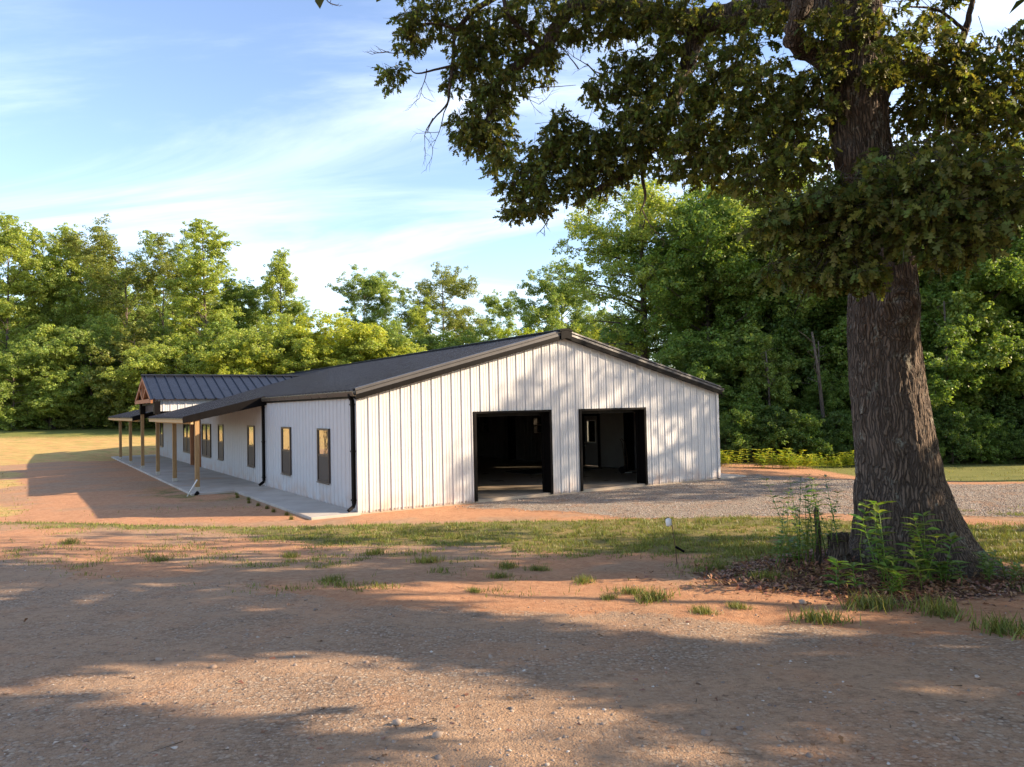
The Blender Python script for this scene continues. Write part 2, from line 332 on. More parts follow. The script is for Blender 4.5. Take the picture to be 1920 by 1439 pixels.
a = NM('pebble_stone'); ri = a.n('ShaderNodeNewGeometry').outputs['Random Per Island']
c = a.n('ShaderNodeValToRGB', {0: ri}); e = c.color_ramp.elements
e[0].color = (.16, .12, .10, 1); e[1].color = (.50, .47, .43, 1)
for p_, k_ in ((.3, (.24, .19, .155, 1)), (.6, (.33, .26, .21, 1)), (.8, (.33, .20, .13, 1))): x = e.new(p_); x.color = k_
a.bsdf(Base_Color=c.outputs[0], Roughness=.9); M['stone'] = a.m

# ------------------------------------------------------------------ ground sheet, driveway and apron sheets
def axis(segs):
    r = []
    for a0, b0, st in segs: r += list(np.arange(a0, b0, st))
    return np.array(r + [segs[-1][1]])
def sheet(name, xs, ys, dz=0, keep=None):
    X, Y = np.meshgrid(xs, ys); Z = ground_z(X, Y) + dz; nx, ny = len(xs), len(ys)
    V = np.stack([X, Y, Z], -1).reshape(-1, 3); i = np.arange(nx*ny).reshape(ny, nx)
    F = np.stack([i[:-1,:-1], i[:-1,1:], i[1:,1:], i[1:,:-1]], -1).reshape(-1, 4)
    mk = masks(X, Y)
    if keep is not None:
        k = keep(*mk, X, Y).ravel(); F = F[k[F].max(1)]
        used = np.zeros(len(V), bool); used[F.ravel()] = True; re = np.cumsum(used) - 1; V = V[used]; F = re[F]; mk = [m.ravel()[used] for m in mk]
    o = np_mesh(name, V, F, M['ground'], smooth=True); me = o.data
    for nm_, ch in (('m1', (0, 1, 2)), ('m2', (3, 4, 5))):
        at = me.attributes.new(nm_, 'FLOAT_COLOR', 'POINT'); c = np.ones((len(V), 4), np.float32); c[:, 3] = np.maximum(sst(V[:, 0], 11.5, 13)*sst(V[:, 1] + .45*(V[:, 0]-14), 25.6, 26.6), sst(V[:, 1] - .15*V[:, 0], 55, 68))
        for k_, q in enumerate(ch): c[:, k_] = np.asarray(mk[q]).ravel()
        at.data.foreach_set('color', c.ravel())
    return tag(o, kind='structure')
sheet('ground', axis([(-400, -100, 20), (-100, -40, 3), (-40, -14, .6), (-14, 14, .12), (14, 40, .6), (40, 100, 3), (100, 400, 20)]),
      axis([(-60, -5, 3), (-5, 1, .5), (1, 20, .10), (20, 32, .25), (32, 60, .8), (60, 120, 3), (120, 600, 20)]))
sheet('gravel_driveway', axis([(-30, -14, .4), (-14, 14, .12), (14, 30, .4)]), axis([(-12, 1, .5), (1, 16, .10), (16, 20, .3)]), .004, lambda d, p, g, s, l, c, X, Y: d > .45)
sheet('gravel_apron', axis([(-3, 14, .15), (14, 40, .4)]), axis([(8, 30, .12)]), .004, lambda d, p, g, s, l, c, X, Y: (p > .45) & ~((loc_uv(X, Y)[1] > -.12)))

# ------------------------------------------------------------------ the building (local axes: x along the gable wall, y along the porch wall)
B = empty('metal_building', (OR[0], OR[1], 0), TH)
tag(B, 'long white ribbed metal building with charcoal roof, front porch and two open garage bays', 'building')
LU, LV = 13.15, 34.5; EZ = 3.08; RZ = 4.80; PITCH = (RZ - EZ) / (LU / 2)
def roofz(u): return EZ + PITCH * min(u, LU - u)
def rib_profile(a, b, extra=(), step=.305, minor=True, hmaj=.025, hmin=.007):
    pts = []; k = math.floor(a / step) - 1
    while k * step < b + step:
        c = k * step
        pts += [(c-.032, 0), (c-.012, hmaj), (c+.012, hmaj), (c+.032, 0)]
        if minor:
            for m_ in (step*.36, step*.64): pts += [(c+m_-.014, 0), (c+m_-.006, hmin), (c+m_+.006, hmin), (c+m_+.014, 0)]
        k += 1
    xs = [p[0] for p in pts]; hs_ = [p[1] for p in pts]
    keep = sorted(set([round(x, 5) for x in xs if a < x < b] + [a, b] + [e for e in extra if a < e < b]))
    return keep, [float(np.interp(x, xs, hs_)) for x in keep]
def ribbed(name, place, a, b, topf, botf, openings, mat, parent, **kw):
    ex = [e for o_ in openings for e in o_[:2]]; xs, hs_ = rib_profile(a, b, ex, **kw); mb = MB()
    for x0, x1, h0, h1 in zip(xs[:-1], xs[1:], hs_[:-1], hs_[1:]):
        xm = (x0 + x1) / 2; cuts = sorted([(o_[2], o_[3]) for o_ in openings if o_[0] < xm < o_[1]]); z = None
        lev = [None] + [c_ for cc in cuts for c_ in cc] + [None]
        for i in range(0, len(lev), 2):
            def zz_(q, x, lo): return (botf(x) if lo else topf(x)) if q is None else q
            z00, z01 = zz_(lev[i], x0, True), zz_(lev[i], x1, True); z10, z11 = zz_(lev[i+1], x0, False), zz_(lev[i+1], x1, False)
            if z10 - z00 < 1e-4 and z11 - z01 < 1e-4: continue
            mb.add([place(x0, h0, z00), place(x1, h1, z01), place(x1, h1, z11), place(x0, h0, z10)], [(0, 1, 2, 3)])
    return mb.build(name, mat, parent)
BAYS = [(3.42, 6.05), (7.13, 9.80)]; BH = 2.43
ribbed('wall', lambda x, h, z: (x, -h, z), 0, LU, lambda x: roofz(x) - .03, lambda x: -.03, [(b0, b1, -.03, BH) for b0, b1 in BAYS], M['white'], B)
WIN = [(2.10, 3.10), (5.77, 6.77), (10.35, 11.35), (15.60, 16.6), (18.25, 20.25), (23.3, 25.3), (27.9, 28.9), (32.5, 33.6)]
WZ0, WZ1 = .57, 2.10
DOOR = (20.85, 22.55)
ribbed('wall', lambda x, h, z: (-h, x, z), 0, LV, lambda x: EZ - .02, lambda x: -.03, [(a0, b0, WZ0, WZ1) for a0, b0 in WIN] + [(DOOR[0], DOOR[1], -.03, 2.2)], M['white'], B)
RW = [(10.40, 11.2), (15.35, 16.15), (20.5, 21.3)]; WD = (6.42, 7.36)
ribbed('wall', lambda x, h, z: (LU + h, x, z), 0, LV, lambda x: EZ - .02, lambda x: -.03, [(a0, b0, 1.28, 2.12) for a0, b0 in RW] + [(WD[0], WD[1], -.03, 2.15)], M['white'], B)
ribbed('wall', lambda x, h, z: (x, LV + h, z), 0, LU, lambda x: roofz(x) - .03, lambda x: -.03, [], M['white'], B)
# roof
OV = .17; EO = .10
def slope_roof(name, place, a, b, x0, x1, mat, **kw):
    """place(along, across, lift)"""
    xs, hs_ = rib_profile(a, b, **kw); mb = MB()
    for p, q, h0, h1 in zip(xs[:-1], xs[1:], hs_[:-1], hs_[1:]):
        e0, e1 = (x0(p), x0(q)) if callable(x0) else (x0, x0); g0, g1 = (x1(p), x1(q)) if callable(x1) else (x1, x1)
        mb.add([place(p, e0, h0), place(q, e1, h1), place(q, g1, h1), place(p, g0, h0)], [(0, 1, 2, 3)])
    return mb.build(name, mat, B)
RT = .05
slope_roof('roof', lambda y, x, h: (x, y, roofz(x) + RT + h), -OV, LV + OV, -EO, LU/2, M['roof'], hmaj=.045, minor=False)
slope_roof('roof', lambda y, x, h: (x, y, roofz(x) + RT + h), -OV, LV + OV, LU + EO, LU/2, M['roof'], hmaj=.045, minor=False)
mb = MB(); mb.prism([(-.0, EZ-.02), (LU/2, RZ-.02), (LU, EZ-.02), (LU, EZ+RT-.01), (LU/2, RZ+RT-.01), (0, EZ+RT-.01)], .05, LV-.05, 1); mb.build('roof_deck', M['inner'], B)
mb = MB()
mb.prism([(LU/2-.24, RZ+RT-.02), (LU/2-.24, RZ+RT+.035), (LU/2, RZ+RT+.085), (LU/2+.24, RZ+RT+.035), (LU/2+.24, RZ+RT-.02), (LU/2, RZ+RT+.03)], -OV-.03, LV+OV, 1)
mb.prism([(LU/2-.20, RZ-.215), (LU/2-.20, RZ+RT-.03), (LU/2, RZ+RT+.02), (LU/2+.20, RZ+RT-.03), (LU/2+.20, RZ-.215), (LU/2, RZ-.165)], -OV-.035, -OV-.012, 1)
mb.build('ridge_cap', M['black'], B)
for sgn in (0, 1):                                   # rake trims: black face under a sloping flange, its grey painted in for sky sheen
    for v0, dv in ((-OV, 1), (LV + OV, -1)):
        def q(u, z, dy): return (u if not sgn else LU - u, v0 + dv * dy, z)
        mb = MB(); z0, z1 = roofz(-EO), roofz(LU/2)
        def strip(mb_, d0, h0, d1, h1):
            mb_.add([q(-EO, z0+h0, d0), q(LU/2, z1+h0, d0), q(LU/2, z1+h1, d1), q(-EO, z0+h1, d1)], [(0, 1, 2, 3)])
        strip(mb, 0, -.18, 0, -.05); strip(mb, 0, -.18, OV, -.18+.02); strip(mb, .0, -.05, .012, -.048)
        f = mb.build('rake_trim', M['black'], B)
        mb = MB(); strip(mb, .012, -.048, .05, .06+RT); strip(mb, .05, .06+RT, .16, .065+RT); strip(mb, .16, .065+RT, .16, .0+RT)
        mb.build('rake_flange', M['greytrim'], f)
# eave trim and gutters
def gutter(x, y0, y1, z, out):
    mb = MB(); s_ = out
    mb.prism([(x, z), (x+s_*.0, z-.13), (x+s_*.085, z-.13), (x+s_*.13, z-.02), (x+s_*.13, z), (x+s_*.12, z), (x+s_*.12, z-.02), (x+s_*.078, z-.12), (x+s_*.01, z-.12), (x+s_*.01, z)], y0, y1, 1)
    return mb.build('gutter', M['gutter'], B)
gutter(-EO+.02, -OV, 8.72, roofz(-EO)+RT-.01, -1)
gutter(LU+EO-.02, -OV, LV+OV, roofz(-EO)+RT-.01, 1)
mb = MB(); mb.box(-.075, -.036, 0, 8.8, EZ-.17, EZ-.0); mb.build('eave_trim', M['black'], B)
for y_, z_ in ((-.04, .06), (8.78, 8.9)): mb = MB(); mb.box(-.042, .06 if y_ < 0 else .03, y_, z_, -.03, EZ-.02); mb.build('corner_trim', M['white'], B)
mb = MB(); mb.box(LU-.06, LU+.045, -.045, .06, -.03, EZ-.05); mb.build('corner_trim', M['white'], B)
for y_ in (.11, 8.86):
    mb = MB(); mb.tube([(-.16, y_, EZ-.05), (-.155, y_, EZ-.13), (-.10, y_, EZ-.22), (-.09, y_, EZ-.4), (-.09, y_, .22), (-.11, y_-.02, .14), (-.27, y_-.07, .045)], [.062]*7, 4)
    d = mb.build('downspout', M['black'], B, bevel=.008)
    for z_ in (.3, 1.55, 2.75):
        m2 = MB(); m2.box(-.15, -.035, y_-.07, y_+.07, z_-.02, z_+.02); m2.build('strap', M['black'], d)
# windows of the porch wall
def window(y0, y1, twin):
    e = MB(); t = .055; x0, x1 = -.062, .02
    e.box(x0, x1, y0, y0+t, WZ0, WZ1); e.box(x0, x1, y1-t, y1, WZ0, WZ1); e.box(x0, x1, y0+t, y1-t, WZ0, WZ0+t); e.box(x0, x1, y0+t, y1-t, WZ1-t, WZ1)
    sp = [(y0+t, y1-t)] if not twin else [(y0+t, (y0+y1)/2-.05), ((y0+y1)/2+.05, y1-t)]
    if twin: e.box(x0, x1, (y0+y1)/2-.05, (y0+y1)/2+.05, WZ0+t, WZ1-t)
    zm = (WZ0 + WZ1) / 2
    w = e.build('window', M['frame'], B)
    for a0, b0 in sp:
        m = MB(); m.box(-.03, .0, a0, b0, zm+.03, WZ1-t); m.build('pane', M['glass'], w)
        m = MB(); m.box(-.045, .0, a0, b0, zm-.03, zm+.03); m.build('meeting_rail', M['frame'], w)
        m = MB(); m.box(-.038, .0, a0, b0, WZ0+t, zm-.03); m.build('screen', M['screen'], w)
    s_ = MB(); s_.box(-.085, -.062, y0-.03, y1+.03, WZ0-.03, WZ0-.005); s_.build('sill', M['gutter'], w)
for i, (a0, b0) in enumerate(WIN): window(a0, b0, i in (4, 5))
# entry doorway: cedar posts and a dark door set back
mb = MB(); mb.box(-.16, -.01, DOOR[0]-.15, DOOR[0], -.02, 2.5); mb.box(-.16, -.01, DOOR[1], DOOR[1]+.15, -.02, 2.5); mb.box(-.16, -.01, DOOR[0], DOOR[1], 2.2, 2.36); mb.build('door_surround', M['woodred'], B)
mb = MB(); mb.box(.04, .09, DOOR[0], DOOR[1], -.02, 2.2); d = mb.build('door', M['frame'], B)
mb = MB(); mb.box(.02, .04, DOOR[0]+.2, DOOR[0]+.75, .5, 2.0); mb.box(.02, .04, DOOR[1]-.75, DOOR[1]-.2, .5, 2.0); mb.build('door_window', M['glass'], d)
# garage bays: black jambs and header with real depth
for b0, b1 in BAYS:
    mb = MB(); mb.box(b0-.02, b0+.06, -.05, .24, -.02, BH+.0); mb.box(b1-.06, b1+.02, -.05, .24, -.02, BH+.0); mb.box(b0-.02, b1+.02, -.05, .24, BH, BH+.06)
    mb.box(b0-.02, b0+.14, .24, .30, 0, BH-.1); mb.box(b1-.14, b1+.02, .24, .30, 0, BH-.1); mb.box(b0-.02, b1+.02, .24, .30, BH-.1, BH+.06)
    mb.build('bay_frame', M['black'], B)
# floor, slabs, interior
mb = MB(); mb.box(.0, LU, .0, LV, -.3, .02); mb.build('floor_slab', M['floor'], B)
mb = MB(); mb.box(-2.62, -.0, 8.02, 35.3, -.22, -.002); mb.box(-1.28, -.0, -.12, 8.02, -.22, -.002); mb.build('porch_slab', M['concrete'], B, bevel=.012)
mb = MB(); mb.box(LU, LU+1.25, -.1, 9, -.22, -.01); mb.build('side_slab', M['concrete'], B)
def inner_wall(a_, b_, mat, ops=()):
    """thin liner from point a to b with rectangular openings (t0,t1,z0,z1) along it"""
    a_ = Vector((*a_, 0)); b_ = Vector((*b_, 0)); Lw = (b_-a_).length; d = (b_-a_)/Lw; n_ = Vector((-d.y, d.x, 0))
    def pl(x, h, z): p = a_ + d*x + n_*h; return (p.x, p.y, z)
    return ribbed('liner_wall', pl, 0, Lw, lambda x: EZ-.03, lambda x: .021, list(ops), mat, B, hmaj=.02, hmin=.004)
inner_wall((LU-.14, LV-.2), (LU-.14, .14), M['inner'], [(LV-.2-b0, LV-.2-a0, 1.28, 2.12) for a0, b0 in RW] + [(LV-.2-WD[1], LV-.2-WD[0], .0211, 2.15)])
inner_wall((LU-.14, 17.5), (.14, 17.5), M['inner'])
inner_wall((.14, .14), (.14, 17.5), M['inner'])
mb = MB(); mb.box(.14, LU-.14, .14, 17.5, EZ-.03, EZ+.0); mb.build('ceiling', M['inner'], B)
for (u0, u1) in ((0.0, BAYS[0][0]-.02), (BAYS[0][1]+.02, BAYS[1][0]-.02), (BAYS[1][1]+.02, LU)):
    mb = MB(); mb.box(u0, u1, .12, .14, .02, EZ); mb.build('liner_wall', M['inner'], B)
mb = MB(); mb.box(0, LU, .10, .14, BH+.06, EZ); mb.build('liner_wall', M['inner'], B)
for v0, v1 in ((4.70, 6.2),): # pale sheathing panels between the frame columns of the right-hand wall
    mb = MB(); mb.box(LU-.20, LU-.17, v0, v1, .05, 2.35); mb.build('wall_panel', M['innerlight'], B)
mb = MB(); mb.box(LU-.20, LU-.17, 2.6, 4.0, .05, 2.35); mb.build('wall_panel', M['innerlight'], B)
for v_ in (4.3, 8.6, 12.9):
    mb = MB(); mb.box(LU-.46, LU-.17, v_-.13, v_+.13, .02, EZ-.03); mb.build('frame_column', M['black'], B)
for a0, b0 in RW:
    e = MB(); x0, x1 = LU-.19, LU+.06; t = .06
    e.box(x0, x1, a0, a0+t, 1.28, 2.12); e.box(x0, x1, b0-t, b0, 1.28, 2.12); e.box(x0, x1, a0+t, b0-t, 1.28, 1.28+t); e.box(x0, x1, a0+t, b0-t, 2.12-t, 2.12); e.box(x0+.05, x1-.05, a0+t, b0-t, 1.68, 1.72)
    w = e.build('window', M['frame'], B); m = MB(); m.box(LU-.02, LU-.012, a0+t, b0-t, 1.28+t, 2.12-t); m.build('pane', M['clear'], w)
# walk door in the right-hand wall
y0, y1 = WD; dw = (y0+.20, y1-.20, 1.02, 1.93)
mb = MB()
for bx in ((y0, dw[0], .03, 2.13), (dw[1], y1, .03, 2.13), (dw[0], dw[1], .03, dw[2]), (dw[0], dw[1], dw[3], 2.13)): mb.box(LU-.13, LU-.085, *bx)
d = mb.build('walk_door', M['doorw'], B)
mb = MB(); t = .035
mb.box(LU-.145, LU-.13, dw[0]-t, dw[0]+t/2, dw[2]-t, dw[3]+t); mb.box(LU-.145, LU-.13, dw[1]-t/2, dw[1]+t, dw[2]-t, dw[3]+t)
mb.box(LU-.145, LU-.13, dw[0]+t/2, dw[1]-t/2, dw[2]-t, dw[2]+t/2); mb.box(LU-.145, LU-.13, dw[0]+t/2, dw[1]-t/2, dw[3]-t/2, dw[3]+t); mb.build('door_window_frame', M['pipe'], d)
mb = MB(); mb.box(LU-.11, LU-.10, dw[0], dw[1], dw[2], dw[3]); mb.build('door_window', M['clear'], d)
for z_ in (.86, 1.0):
    mb = MB(); mb.tube([(LU-.13, y1-.07, z_), (LU-.16, y1-.07, z_), (LU-.175, y1-.07, z_), (LU-.20, y1-.07, z_)], [.028, .012, .026, .022], 12); mb.build('door_knob', M['steel'], d, True)
mb = MB(); mb.box(LU-.19, LU-.13, y0-.1, y0, .02, 2.22); mb.box(LU-.19, LU-.13, y1, y1+.1, .02, 2.22); mb.box(LU-.19, LU-.13, y0, y1, 2.13, 2.22); mb.build('door_frame', M['black'], B)
# porch roof in two stretches
PO = -2.62; PE = EZ + PITCH * PO * .93            # eave height of the porch roof
def pz(x): return EZ + RT + (PE - EZ) * (x / PO) - .012
GV0, GV1 = 17.2, 22.75; GR_, GE = 4.30, 3.2; GC = (GV0 + GV1) / 2
for a0, b0 in ((8.75, 17.15), (22.85, 35.6)):
    r = slope_roof('porch_roof', lambda y, x, h: (x, y, pz(x) + h), a0, b0, PO - .12, -.02, M['roof'], hmaj=.045, minor=False)
    mb = MB(); mb.add([(PO-.1, a0, pz(PO-.1)-.02), (-.04, a0, pz(-.04)-.02), (-.04, b0, pz(-.04)-.02), (PO-.1, b0, pz(PO-.1)-.02)], [(0, 3, 2, 1)]); mb.build('soffit', M['wood'], r)
    mb = MB(); mb.box(PO-.12, PO-.07, a0+.03, b0-.03, pz(PO)-.19, pz(PO)-.055); mb.box(PO+.12, PO+.2, a0+.03, b0-.03, pz(PO)-.24, pz(PO)-.06); mb.build('fascia', M['woodpale'], r)
    mb = MB(); mb.box(PO-.16, PO-.11, a0, b0, pz(PO)-.075, pz(PO)-.04); mb.build('drip_edge', M['gutter'], r)
    for yy, dy in ((a0, -.04), (b0, .0)):
        mb = MB(); mb.add([(x_, yy+d_, pz(x_)+h_) for d_ in (dy, dy+.04) for x_, h_ in ((PO-.14, -.17), (-.0, -.27), (-.0, .05), (PO-.14, .05))],
                          [(0,1,2,3), (7,6,5,4), (0,4,5,1), (1,5,6,2), (2,6,7,3), (3,7,4,0)]); mb.build('rake_board', M['black'], r)
for k_, v_ in enumerate((8.85, 13.24, 17.41, 22.17, 26.84, 31.6)):
    u_ = -2.30 - .03*k_; mb = MB(); mb.box(u_-.07, u_+.07, v_-.07, v_+.07, .12, pz(u_)-.2 if k_ not in (2, 3) else 2.62); p_ = mb.build('porch_post', M['wood'], B, bevel=.006)
    mb = MB(); mb.box(u_-.076, u_+.076, v_-.076, v_+.076, .0, .13); mb.build('post_base', M['steel'], p_)
# entry gable
def gz(y): return GR_ - (GR_ - GE) * abs(y - GC) / (GV1 - GC)
F0 = PO - .05
def inner_u(y): return min(LU/2, max(-.1, (gz(y) - EZ) / PITCH))
for sg in (-1, 1):
    a0, b0 = F0, 5.2; xs, hs_ = rib_profile(a0, b0, step=.42, minor=False, hmaj=.05); mb = MB(); ye = GC + sg * (GV1 - GC + .05)
    n_ = 10
    for p0, p1, h0, h1 in zip(xs[:-1], xs[1:], hs_[:-1], hs_[1:]):
        # each strip runs from the ridge down to the eave or to where it dies into the main roof
        def ybot(p):
            if p <= -.1: return ye
            zr = EZ + PITCH * p
            if zr >= GR_ - .01: return GC
            tt = (GR_ - zr) / (GR_ - GE); return GC + sg * min(tt * (GV1 - GC), abs(ye - GC))
        yb0, yb1 = ybot(p0), ybot(p1)
        mb.add([(p0, GC, GR_+RT+h0), (p1, GC, GR_+RT+h1), (p1, yb1, gz(yb1)+RT+h1), (p0, yb0, gz(yb0)+RT+h0)], [(0, 1, 2, 3)])
    mb.build('entry_roof', M['roof'], B)
    # cheek wall under the eave
    w = ribbed('entry_side_wall', (lambda s2_: lambda x, h, z: (x, GC + s2_ * (GV1 - GC - .25) + s2_*h, z))(sg), PO+.25, .6, lambda x: GE+.06, lambda x: max(2.72, pz(x)-.02 if x < 0 else EZ+PITCH*x), [], M['white'], B)
mb = MB(); mb.tube([(F0-.02, GC, GR_+RT+.04), (4.6, GC, GR_+RT+.04)], .055, 6); mb.build('entry_ridge_cap', M['roof'], B)
mb = MB(); fx = F0 + .06
for sg in (-1, 1):
    mb.bar((fx, GC, GR_-.06), (fx, GC+sg*(GV1-GC), GE-.06), .09, .15, (1, 0, 0) if False else (0, 0, 1))
mb.bar((fx, GV0+.1, GE-.02), (fx, GV1-.1, GE-.02), .09, .17)
mb.bar((fx, GC, GE+.03), (fx, GC, GR_-.05), .10, .10, (0, 1, 0))
for sg in (-1, 1): mb.bar((fx+.003, GC+sg*.05, GE+.03), (fx+.003, GC+sg*1.05, gz(GC+1.05)-.12), .08, .10, (0, 0, 1))
mb.build('entry_truss', M['woodred'], B)
mb = MB()
for v_ in (17.41, 22.17): mb.box(-2.50, -2.26, v_-.16, v_+.16, 2.6, GE-.05)
mb.box(-2.42, -2.32, 17.57, 22.0, 3.0, 3.1); mb.build('entry_bracket', M['black'], B)
mb = MB(); mb.box(-.32, -.05, GV0+.2, GV1-.2, 2.62, 3.1); mb.build('entry_header', M['white'], B)
mb = MB(); mb.add([(F0+.2, GV0+.1, gz(GV0+.1)-.01), (F0+.2, GC, GR_-.01), (.3, GC, GR_-.01), (.3, GV0+.1, gz(GV0+.1)-.01)], [(0,1,2,3)])
mb.add([(F0+.2, GV1-.1, gz(GV1-.1)-.01), (F0+.2, GC, GR_-.01), (.3, GC, GR_-.01), (.3, GV1-.1, gz(GV1-.1)-.01)], [(0,1,2,3)]); mb.build('entry_soffit', M['woodred'], B)
# things kept in the garage
def at(u, v, z=.02): p = uvw(u, v, z); return tuple(p)
e = empty('floor_mat', at(10.6, 6.3), TH); e.scale = (1, 1, 1)
tag(e, 'dark blue rubber mat lying on the garage floor inside the right-hand bay', 'mat')
mb = MB(); mb.box(-1.7, 1.7, -.9, .9, 0, .02); mb.build('mat_sheet', M['mat'], e, bevel=.006)
mb = MB(); mb.box(-1.72, 1.72, -.93, -.9, 0, .028); mb.build('mat_edge', M['greytrim'], e)
e = empty('hand_truck', at(11.9, 3.4), TH + .6); tag(e, 'dark hand truck standing against the right wall inside the right-hand bay', 'hand truck')
mb = MB()
for s_ in (-.2, .2): mb.tube([(s_, 0, .08), (s_, .02, .6), (s_, .1, 1.15), (s_*.6, .2, 1.28)], .016, 6)
for z_ in (.3, .6, .9): mb.tube([(-.2, .03, z_), (.2, .03, z_)], .012, 6)
mb.build('frame', M['iron'], e, True)
mb = MB(); mb.box(-.24, .24, -.25, 0, .03, .045); mb.build('toe_plate', M['steel'], e)
for s_ in (-.26, .26): mb = MB(); mb.tube([(s_-.03, .1, .13), (s_+.03, .1, .13)], .13, 18); mb.build('wheel', M['black'], e)
e = empty('fire_extinguisher', at(12.75, 9.45), 0); tag(e, 'small fire extinguisher standing on the floor below a window in the left-hand bay', 'extinguisher')
mb = MB(); mb.tube([(0,0,0), (0,0,.02), (0,0,.38), (0,0,.44), (0,0,.47)], [.06,.07,.07,.04,.025], 14); mb.build('cylinder', M['steel'], e, True)
mb = MB(); mb.bar((-.02, 0, .5), (.1, 0, .54), .02, .02); mb.box(-.02, .02, -.02, .02, .47, .52); mb.build('handle', M['black'], e)

# ------------------------------------------------------------------ forest trees
def leaf_cards(pos, nz, size, r, asp=.62):
    X, Y = frames(nz, r)
    T = np.array([(-.5, 0, 0), (0, -.5, .06), (.5, 0, 0), (0, .5, .06)]); TF = np.array([(0, 1, 2, 3)])
    sc = np.stack([size, size*asp, size], 1); return scatter(T, TF, pos, X, Y, nz, sc)
def tree_proto(seed, h, rad, base, nbr, nleaf, lsize, prof='round', tr=.2, openness=0., clump=1.0, bend=0.):
    r = np.random.RandomState(seed); tb = MB(); n = 9; nleaf = int(nleaf*1.35); lsize *= .82
    pts = []; w = r.normal(size=(n, 2)) * .05 * h / 6
    for i in range(n):
        t = i / (n-1); pts.append((w[:i+1, 0].sum()*.35 + bend*t*t*h, w[:i+1, 1].sum()*.35, t*h*.93))
    tb.tube(pts, [tr * (1 - .88*(i/(n-1))**.8) * (1.35 if i == 0 else 1) for i in range(n)], 8)
    pa = np.array(pts); cen = []; crad = []
    for k in range(nbr):
        t = base/h + (1 - base/h) * ((k + .5) / nbr) ** .95; t = min(t, .97)
        p0 = np.array([np.interp(t*.93*h, pa[:, 2], pa[:, j]) for j in range(3)]) if t > 0 else pa[0]
        q = (t - base/h) / (1 - base/h)
        if prof == 'round': R = rad * (.35 + .9 * math.sin(math.pi * min(1, .12 + q*.86)) ** .8) * .78
        elif prof == 'narrow': R = rad * (1 - q**1.6) ** .6 * (.55 + .45*min(1, q*5))
        elif prof == 'vase': R = rad * (.35 + .65 * q**.7) * (1 - .45 * max(0, q-.75)/.25)
        else: R = rad * (1 - .75*q) * (.7 + .3*min(1, q*4))
        az = k * 2.4 + r.uniform(-.5, .5); R *= r.uniform(.65, 1.2); el = r.uniform(.15, .75) + (.5 if prof in ('vase', 'narrow') else 0) * (.4+q)
        d = np.array([math.cos(az)*math.cos(el*.8), math.sin(az)*math.cos(el*.8), math.sin(el)*.8]); Lb = R / max(.45, math.cos(el*.8))
        m1 = p0 + d*Lb*.5 + r.normal(size=3)*.12*Lb*.5; p1 = p0 + d*Lb + np.array([0, 0, -.05*Lb]); rb = tr * (1-.8*t) * .42
        tb.tube([p0, m1, p1], [rb, rb*.6, rb*.2], 5, False)
        nc = max(2, int(Lb * 1.3 / clump))
        for c_ in range(nc):
            s_ = .38 + .62 * (c_ + r.uniform(.2, .8)) / nc; b = p0 + (m1-p0)*min(1, s_*2) if s_ < .5 else m1 + (p1-m1)*(s_*2-1)
            cc = b + r.normal(size=3) * .42 * clump; rr = clump * r.uniform(.55, 1.15) * (.75 + .25*R/rad)
            if s_ > .5: tb.tube([b, (b+cc)/2 + r.normal(size=3)*.1, cc], [rb*.35, rb*.2, rb*.1], 4, False)
            cen.append(cc); crad.append(rr)
    cen.append(pa[-1] + (0, 0, .3*clump)); crad.append(clump*.8)
    cen = np.array(cen); crad = np.array(crad); ns = 7
    cen = np.repeat(cen, ns, 0) + r.normal(size=(len(cen)*ns, 3))*np.repeat(crad, ns)[:, None]*np.array([.62, .62, .45]); crad = np.repeat(crad, ns)*r.uniform(.28, .55, len(cen)); w_ = crad**2; idx = r.choice(len(cen), nleaf, p=w_/w_.sum())
    dr = nrm(r.normal(size=(nleaf, 3)) + np.array([0, 0, .22])); rr = crad[idx] * r.uniform(.25, 1, nleaf)**.42
    jit = 1 + .25*(vnoise(dr[:, 0]*4+idx*3.1, dr[:, 1]*4+dr[:, 2]*3, seed) - .5)*2
    pos = cen[idx] + dr * (rr*jit)[:, None] * np.array([1.15, 1.15, .8]); pos[:, 2] = np.maximum(pos[:, 2], .15)
    nz = nrm(dr * .75 + np.array([0, 0, .5]) + r.normal(size=(nleaf, 3))*.55)
    V, F = leaf_cards(pos, nz, lsize * r.uniform(.6, 1.35, nleaf), r)
    root = empty('tree'); t_ = tb.build('trunk', M['bark'], root, True); c_ = np_mesh('crown', V, F, M['leaf'], root)
    root['h'] = float(V[:, 2].max()); return root
PROTO = {
 'narrow': tree_proto(1, 20, 3.1, 3.0, 44, 52000, .19, 'narrow', .2, clump=.72),
 'narrow2': tree_proto(2, 20, 3.4, 2.0, 46, 52000, .19, 'narrow', .2, clump=.68, bend=.01),
 'round': tree_proto(3, 16, 5.0, 3.0, 44, 62000, .20, 'round', .24, clump=.85),
 'round2': tree_proto(4, 17, 4.6, 4.0, 38, 42000, .19, 'round', .24, clump=.75),
 'open': tree_proto(5, 19, 5.2, 7.6, 26, 30000, .20, 'vase', .26, clump=.68),
 'airy': tree_proto(6, 18, 3.6, 5.0, 30, 32000, .19, 'vase', .17, clump=.66),
 'maple': tree_proto(7, 9, 4.0, .6, 34, 46000, .18, 'round', .15, clump=.75),
 'maple2': tree_proto(8, 8, 3.4, .3, 32, 36000, .18, 'cone', .13, clump=.68),
 'limbed': tree_proto(15, 18, 5.2, 6.0, 34, 38000, .19, 'round', .42, clump=.72, bend=-.02),
 'shrub': tree_proto(9, 3.2, 2.3, .1, 22, 14000, .13, 'cone', .06, clump=.5),
}
used = set()
